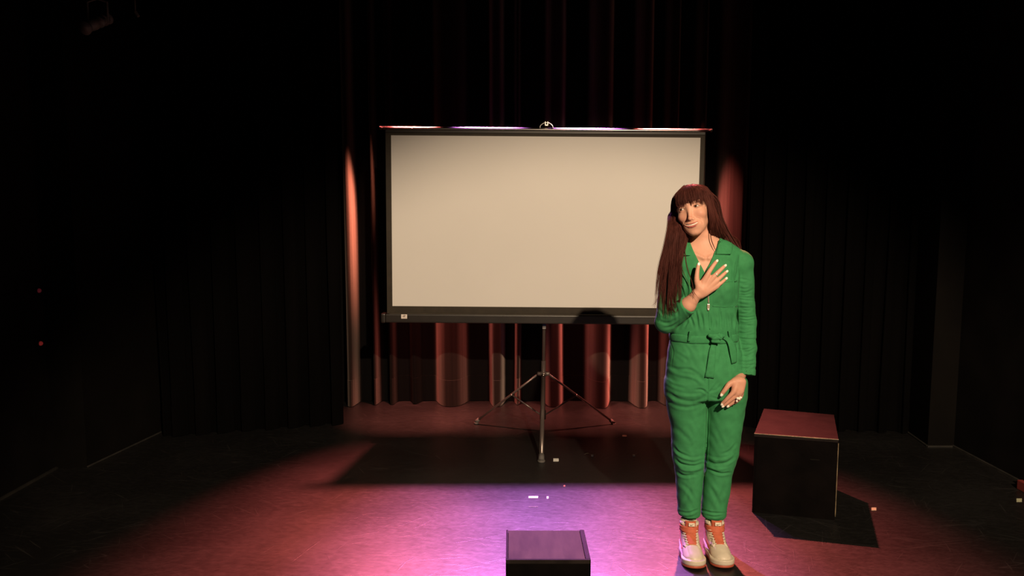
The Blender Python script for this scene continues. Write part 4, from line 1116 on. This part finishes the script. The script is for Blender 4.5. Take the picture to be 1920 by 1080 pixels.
# bangs, combed forward from the crown to the brows
bang = []
for x, zt_, yt in ((-.070, .000, -.040), (-.060, .004, -.066), (-.048, .014, -.088), (-.032, .017, -.100), (-.016, .018, -.106), (.000, .021, -.108), (.016, .019, -.106), (.032, .018, -.100), (.048, .010, -.088), (.060, -.002, -.066), (.070, -.012, -.040)):
    bang.append([hp(x * .15, .020, .107), hp(x * .55, -.050, .099 - 2.6 * x * x), hp(x * .92, yt * .86, .070 - 1.2 * x * x), hp(x, yt * 1.0, .038), hp(x * 1.0, yt, zt_ - .003)])
strands(bang, 900, .00085, .0022, 1, .35, 12)
clump = np.random.default_rng(12)
for k in range(16):                       # clumps that end in points, skin between them
    j = clump.uniform(0.6, len(bang) - 1.6); i = int(j); f = j - i
    g_ = np.array(bang[i]) * (1 - f) + np.array(bang[i + 1]) * f
    g_[-1] = g_[-1] + Rh @ np.array((0, -.001, -.006 - .006 * clump.random()))
    strands([g_ + Rh @ np.array((-.004, 0, 0)) * np.array([[.2], [.6], [1], [1], [.3]]), g_ + Rh @ np.array((.004, 0, 0)) * np.array([[.2], [.6], [1], [1], [.3]])], 26, .0009, .0008, 100 + k, .3, 10)
# the curtain over her right shoulder (picture left)
Ys = 3.33
lockA = [  # from outside to inside
    [hp(-.010, .03, .106), hp(-.076, .03, .078), hp(-.100, .026, .022), W(1254, 405, 3.40), W(1252, 428, 3.375), W(1244, 468, 3.345), W(1234, 505, 3.325), W(1230, 545, 3.315), W(1226, 588, 3.31)],
    [hp(-.012, .015, .106), hp(-.075, .010, .070), hp(-.094, .004, .015), W(1259, 408, 3.375), W(1257, 432, 3.355), W(1250, 470, 3.335), W(1243, 508, 3.318), W(1240, 548, 3.31), W(1238, 596, 3.305)],
    [hp(-.014, .0, .105), hp(-.072, -.010, .062), hp(-.084, -.016, .008), W(1264, 410, 3.350), W(1264, 434, 3.340), W(1260, 470, 3.328), W(1256, 510, 3.314), W(1253, 550, 3.305), W(1250, 602, 3.30)],
    [hp(-.014, -.015, .103), hp(-.068, -.030, .055), hp(-.075, -.030, .000), W(1268.5, 412, 3.345), W(1271, 434, 3.340), W(1270, 468, 3.322), W(1267, 510, 3.308), W(1264, 548, 3.30), W(1262, 592, 3.295)],
    [hp(-.014, -.020, .102), hp(-.064, -.040, .045), hp(-.070, -.034, -.010), W(1273, 416, 3.352), W(1283, 435, 3.350), W(1279, 465, 3.318), W(1272, 505, 3.302), W(1272, 545, 3.295), W(1272, 588, 3.29)],
    [hp(-.013, -.015, .102), hp(-.062, -.036, .030), hp(-.067, -.028, -.025), W(1277, 418, 3.372), W(1291, 438, 3.392), W(1288, 456, 3.345), W(1279, 488, 3.305), W(1277, 520, 3.295), W(1279, 565, 3.285)]]
def W_px(p):
    u_, v_ = uv_of(np.asarray(p, float)[None]); return float(u_[0]), float(v_[0])
def settle(G_, k, n):                      # ease the depth from the head (k points) to the shoulder over the next n
    out = []
    for g_ in G_:
        g_ = [np.array(p_, float) for p_ in g_]
        y0, y1 = g_[k - 1][1], g_[k + n][1]
        for i in range(n):
            w_ = (i + 1) / (n + 1); w_ = w_ * w_ * (3 - 2 * w_)
            yy = max(g_[k + i][1], y0 * (1 - w_) + y1 * w_)
            g_[k + i] = W(*W_px(g_[k + i]), yy)
        out.append(g_)
    return out
lockA = settle(lockA, 3, 2)
strands(lockA[:4], 800, .00100, .0036, 21, .3, 22, short=.66, clumps=9)
strands(lockA[:4], 130, .00090, .0040, 27, .3, 22, short=.12, clumps=7)
strands(lockA[2:], 640, .00100, .0034, 22, .3, 22, short=.70, clumps=8)
strands(lockA[2:], 110, .00090, .0040, 28, .3, 22, short=.12, clumps=7)
under = [[g_ + np.array((.0, .022, 0)) for g_ in map(np.array, k_)] for k_ in lockA[1:]]
strands(under, 650, .0013, .005, 26, .4, 22, short=.78)
# thin stray strands over the chest and the far side
strays = [[W(1258, 470, 3.33), W(1245, 520, 3.315), W(1232, 560, 3.31), W(1217, 577, 3.31)], [W(1270, 480, 3.315), W(1282, 515, 3.285), W(1298, 545, 3.235), W(1308, 560, 3.225)],
          [W(1283, 470, 3.31), W(1287, 500, 3.29), W(1297, 532, 3.262), W(1300, 560, 3.236)], [W(1266, 500, 3.31), W(1258, 550, 3.30), W(1262, 580, 3.295), W(1268, 588, 3.29)],
          [W(1278, 500, 3.30), W(1276, 545, 3.29), W(1270, 580, 3.285), W(1262, 588, 3.285)]]
for k, g_ in enumerate(strays):
    strands([np.array(g_), np.array(g_) + (.003, 0, 0)], 7 if k != 1 else 3, .0008, .0012, 40 + k, .3, 18, .004)
# the fall behind her left shoulder (picture right)
lockB = [
    [hp(.014, -.015, .102), hp(.062, -.040, .044), W(1329, 398, 3.330), W(1331.5, 420, 3.345), W(1333, 438, 3.375), W(1337, 452, 3.42), W(1343, 470, 3.50)],
    [hp(.014, -.010, .103), hp(.066, -.028, .055), W(1334, 395, 3.345), W(1337, 418, 3.36), W(1342, 440, 3.40), W(1350, 456, 3.47), W(1356, 485, 3.55)],
    [hp(.014, .0, .104), hp(.072, -.010, .060), W(1338, 395, 3.37), W(1344.5, 418, 3.385), W(1352, 440, 3.42), W(1362, 455, 3.50), W(1368, 490, 3.56)],
    [hp(.012, .015, .105), hp(.072, .010, .066), W(1340.5, 396, 3.395), W(1349, 418, 3.41), W(1360, 440, 3.445), W(1374, 453, 3.52), W(1380, 490, 3.57)],
    [hp(.010, .03, .105), hp(.070, .030, .075), W(1341, 397, 3.42), W(1351.5, 419, 3.44), W(1366, 440, 3.475), W(1386, 453.5, 3.52), W(1392, 490, 3.57)]]
strands(lockB, 1500, .00100, .0032, 23, .4, 18)
strands([[W(1331, 430, 3.36), W(1333, 448, 3.352), W(1338, 462, 3.342), W(1343, 472, 3.335)], [W(1332, 430, 3.36), W(1334, 448, 3.352), W(1339, 462, 3.342), W(1344, 472, 3.335)]], 6, .0008, .0006, 31, .3, 14)
# crown, combed from the parting all round
crown = []
for a_ in np.linspace(0, 2 * math.pi, 33):
    dx_, dy_ = math.cos(a_), math.sin(a_)
    pts = [hp(.0, .020, .108)]
    for ph in (25, 50, 75, 92):
        s_, c_ = math.sin(R(ph)), math.cos(R(ph))
        pts.append(hp(.0845 * s_ * dx_, .020 + .1045 * s_ * dy_, .023 + .0840 * c_))
    if dy_ < -.55: pts = pts[:4]
    if len(pts) == 4: pts.append(pts[-1] + Rh @ np.array((0, 0, -.004)))
    crown.append(pts)
strands(crown, 1700, .00095, .0018, 24, .5, 12)
back = []
for x in np.linspace(-.075, .085, 9):
    back.append([hp(x * .4, .06, .098), hp(x, .108, .03), hp(x * 1.02, .112, -.05), hp(x * 1.1 + .01, .118, -.13), hp(x * 1.2 + .03, .125, -.22), hp(x * 1.3 + .04, .13, -.33)])
strands(back, 900, .0012, .004, 25, .4, 16)
nape = [[hp(-.070, .02, .0), hp(-.068, .02, -.05), W(1277, 440, 3.43), W(1278, 458, 3.45), W(1276, 480, 3.50)], [hp(-.060, .045, .0), hp(-.055, .04, -.05), W(1287, 440, 3.455), W(1289, 458, 3.475), W(1287, 480, 3.52)],
        [hp(-.045, .06, .0), hp(-.040, .055, -.05), W(1297, 440, 3.485), W(1300, 458, 3.50), W(1298, 480, 3.54)], [hp(-.02, .075, .0), hp(-.015, .07, -.05), W(1310, 440, 3.50), W(1312, 458, 3.51), W(1312, 480, 3.55)]]
strands(nape, 320, .0014, .003, 33, .5, 10)
hair = mesh('hair', np.vstack(HV), np.vstack(HF), M['hair'], person, True)
hair['label'] = 'long straight chestnut hair with a fringe'

# ---- high-top trainers
def shoe(cx, cy, yaw, seed):
    Rz = rot3(yaw=yaw)
    org = np.array((cx, cy, 0.0))
    L = lambda x, y, z: org + Rz @ np.array((x, y, z))
    def loc(p): return ((p - f32(org)) @ f32(Rz))
    def plan(q, grow=0.0):
        p2 = q * np.array((1, 1, 0), np.float32)
        d = cone(p2, (0, .040, 0), (.000, -.050, 0), .036, .043)
        d = smin(d, cone(p2, (0, -.050, 0), (.002, -.130, 0), .043, .0475), .02)
        d = smin(d, ell(p2, (.001, -.145, 0), (.045, .050, .05)), .02)
        return d - grow
    def sole_sdf(p):
        q = loc(p); spring = np.clip((-q[:, 1] - .12) / .08, 0, 1) ** 2 * .010
        z = q[:, 2] - spring
        return smax(plan(q, .004), np.abs(z - .0065) - .0062, .004)
    def mid_sdf(p):
        q = loc(p); spring = np.clip((-q[:, 1] - .12) / .08, 0, 1) ** 2 * .010
        z = q[:, 2] - spring
        return smax(plan(q, .0045), np.abs(z - .0235) - .0125, .006)
    def up_sdf(p):
        q = loc(p)
        d = ell(q, (.001, -.128, .026), (.0465, .066, .044))                 # toe box
        d = smin(d, cone(q, (0, -.095, .040), (0, -.030, .078), .043, .040), .025)
        d = smin(d, cone(q, (0, .038, .035), (0, .038, .080), .037, .037), .02)
        d = smin(d, stack(q, [(.03, 0, .0, .040, .065), (.08, 0, .004, .0405, .058), (.11, 0, .008, .040, .052), (.135, 0, .010, .042, .053), (.150, 0, .012, .044, .054)]), .02)
        d = smax(d, plan(q, .001), .006)
        d = smax(d, .028 - q[:, 2], .004)
        d = smax(d, -ell(q, (0, .012, .165), (.036, .046, .050)), .004)       # opening
        # stitched toe-cap step
        r_ = np.sqrt(((q[:, 0]) / .044) ** 2 + ((q[:, 1] + .128) / .060) ** 2)
        return d
    rt = person
    c0, c1 = org - .22, org + .22
    c0[2], c1[2] = -.004, .20
    uv_, uq_ = surface(up_sdf, c0, c1, .0026)
    uv_ = smooth(uv_, uq_, 1, .4)
    ql = (uv_ - org) @ Rz; nn = vnormals(uv_, uq_)
    # sunk seam round the toe cap and along the sides
    seam = np.abs(ql[:, 2] - (.046 + .9 * np.clip(np.abs(ql[:, 0]) - .026, 0, 1) * -.6))
    dd = np.exp(-(seam / .0022) ** 2) * (ql[:, 1] < -.06) * (ql[:, 1] > -.2)
    uv_ = uv_ - nn * (dd * .0014)[:, None]
    up = mesh('shoe', uv_, uq_, M['shoe'], rt, True)
    bv = BVHTree.FromPolygons([Vector(v) for v in uv_], [tuple(map(int, f)) for f in uq_])
    for f_, nm, mm in ((sole_sdf, 'outsole', 'gum'), (mid_sdf, 'midsole', 'shoe')):
        a, b = surface(f_, c0, c1, .0026); mesh(nm, smooth(a, b, 1, .3), b, M[mm], up, True)
    def cast(x, y, z, out, off):          # onto the upper from outside
        s_ = Vector(L(x, y, z)) + Vector(Rz @ np.array(out)) * .15
        hit, n_, _, _ = bv.ray_cast(s_, -(Vector(Rz @ np.array(out))))
        if hit is None: hit, n_, _, _ = bv.find_nearest(Vector(L(x, y, z)))
        o_ = Vector(Rz @ np.array(out))
        if n_.dot(o_) < 0: n_ = -n_
        return np.array(hit + n_ * off), np.array(n_)
    def patch(grid, name, m, off, th, parent):   # grid of (x, y, z, outward) -> raised piece
        nb, na = len(grid), len(grid[0])
        T, Nn = [], []
        for row in grid:
            for g_ in row:
                a, b = cast(*g_, off); T.append(a); Nn.append(b)
        T, Nn = np.array(T), np.array(Nn); top = T + Nn * th; bot = T - Nn * .003; n = na * nb; Fc = []
        for j in range(nb - 1):
            for i in range(na - 1):
                a = j * na + i; Fc += [(a, a + 1, a + na + 1, a + na), (n + a + na, n + a + na + 1, n + a + 1, n + a)]
        for i in range(na - 1):
            b = (nb - 1) * na + i; Fc += [(i + 1, i, n + i, n + i + 1), (b, b + 1, n + b + 1, n + b)]
        for j in range(nb - 1):
            a, b = j * na, j * na + na - 1; Fc += [(a, a + na, n + a + na, n + a), (b + na, b, n + b, n + b + na)]
        return mesh(name, np.vstack([top, bot]), Fc, m, parent, True)
    up_o = (0, -.75, .66)
    tw = lambda t: .0185 + .007 * t
    patch([[(s_ * tw(t), -.098 + .062 * t, .070 + .060 * t, up_o) for s_ in np.linspace(-1, 1, 9)] for t in np.linspace(0, 1, 14)], 'tongue', M['shoe_orange'], .0004, .0022, up)
    # tongue top rising above the collar
    b = MB()
    tv = []
    for t in np.linspace(0, 1, 6):
        for s_ in np.linspace(-1, 1, 9):
            tv.append(L(s_ * .024, -.044 - .004 * t + .010 * s_ * s_, .122 + .042 * t))
    tv = np.array(tv); n = len(tv); dv = Rz @ np.array((0, .006, 0)); Fc = []
    for j in range(5):
        for i in range(8):
            a = j * 9 + i; Fc += [(a, a + 1, a + 10, a + 9), (n + a + 9, n + a + 10, n + a + 1, n + a)]
    for i in range(8): Fc += [(i + 1, i, n + i, n + i + 1), (45 + i, 46 + i, n + 46 + i, n + 45 + i)]
    for j in range(5): Fc += [(j * 9, j * 9 + 9, n + j * 9 + 9, n + j * 9), (j * 9 + 17, j * 9 + 8, n + j * 9 + 8, n + j * 9 + 17)]
    tt = mesh('tongue_top', np.vstack([tv, tv + dv]), Fc, M['shoe_orange'], up, True)
    p_ = L(.004, -.0495, .150)
    lb = MB().box((-.014, -.0015, -.008), (.014, .0015, .008), .001, Matrix(Rz.tolist()), p_).build('tongue_label', M['lace'], up)
    mk_ = MB()
    pl_ = crom([L(-.004, -.0518, .150), L(.000, -.0518, .1475), L(.005, -.0518, .149), L(.013, -.0518, .1535)], 8)
    mk_.tube(pl_, [.0008, .0016, .0017, .0015, .0012, .0010, .0008, .0004], 6).build('label_mark', M['dark_thread'], up)
    # laces: short bars at both edges of the tongue, crossing under it
    for k in range(6):
        t = k / 5.0
        for s_ in (-1, 1):
            x0_, y0_, z0_ = s_ * (tw(t) - .001), -.096 + .052 * t, .071 + .050 * t
            a, _ = cast(x0_ * .93, y0_ - .001, z0_, up_o, .0028); b_, _ = cast(x0_ + s_ * .009, y0_ + .004, z0_ + .003, up_o, .0026)
            c_, _ = cast(x0_ + s_ * .005, y0_ + .0015, z0_ + .002, up_o, .0036)
            MB().tube(crom([a, c_, b_], 8), .0026, 8, 0.7).build('lace', M['lace'], up, True)
    # ankle strap and padded collar
    def band(z, a0, a1, hz, nm, m, th, off=.001):
        gr = []
        for zz_ in np.linspace(-hz, hz, 5):
            gr.append([(.0, .008, z + zz_ + .004 * math.cos(R(a_)), (math.sin(R(a_)), -math.cos(R(a_)), 0)) for a_ in np.linspace(a0, a1, 30)])
        return patch(gr, nm, m, off, th, up)
    st_ = band(.118, -150, 150, .0125, 'ankle_strap', M['shoe_orange'], .0035); st_['label'] = 'orange ankle strap'
    band(.119, -75 if cx < .9 else 12, -8 if cx < .9 else 75, .0135, 'strap_tab', M['shoe_orange'], .0030, .004)
    for a_, b_ in ((-100, -42), (42, 100)): band(.142, a_, b_, .006, 'collar_pad', M['shoe'], .004)
    # side flashes and mudguard overlays
    for sd in (-1, 1):
        out = (sd, -.15, .1)
        A_ = crom([(-.085, .046), (-.060, .040), (-.020, .052), (.035, .088)], 16); B_ = crom([(-.085, .052), (-.062, .056), (-.022, .066), (.035, .090)], 16)
        patch([[(0, *(A_[i] * (1 - s_) + B_[i] * s_), out) for i in range(16)] for s_ in np.linspace(0, 1, 5)], 'side_flash', M['shoe_orange'], .0006, .0018, up)
        C_ = crom([(-.070, .050), (-.066, .070), (-.048, .090), (-.030, .104)], 12); D_ = crom([(-.100, .056), (-.092, .072), (-.066, .094), (-.044, .110)], 12)
        patch([[(0, *(C_[i] * (1 - s_) + D_[i] * s_), (sd, -.45, .4)) for i in range(12)] for s_ in np.linspace(0, 1, 4)], 'eyelet_stay', M['shoe'], .0005, .0016, up)
    return up
s1 = shoe(0.836, 3.362, R(-5), 1); s1['label'] = 'cream and orange high-top trainer, picture left'
s2 = shoe(0.957, 3.368, R(-1), 2); s2['label'] = 'cream and orange high-top trainer, picture right'
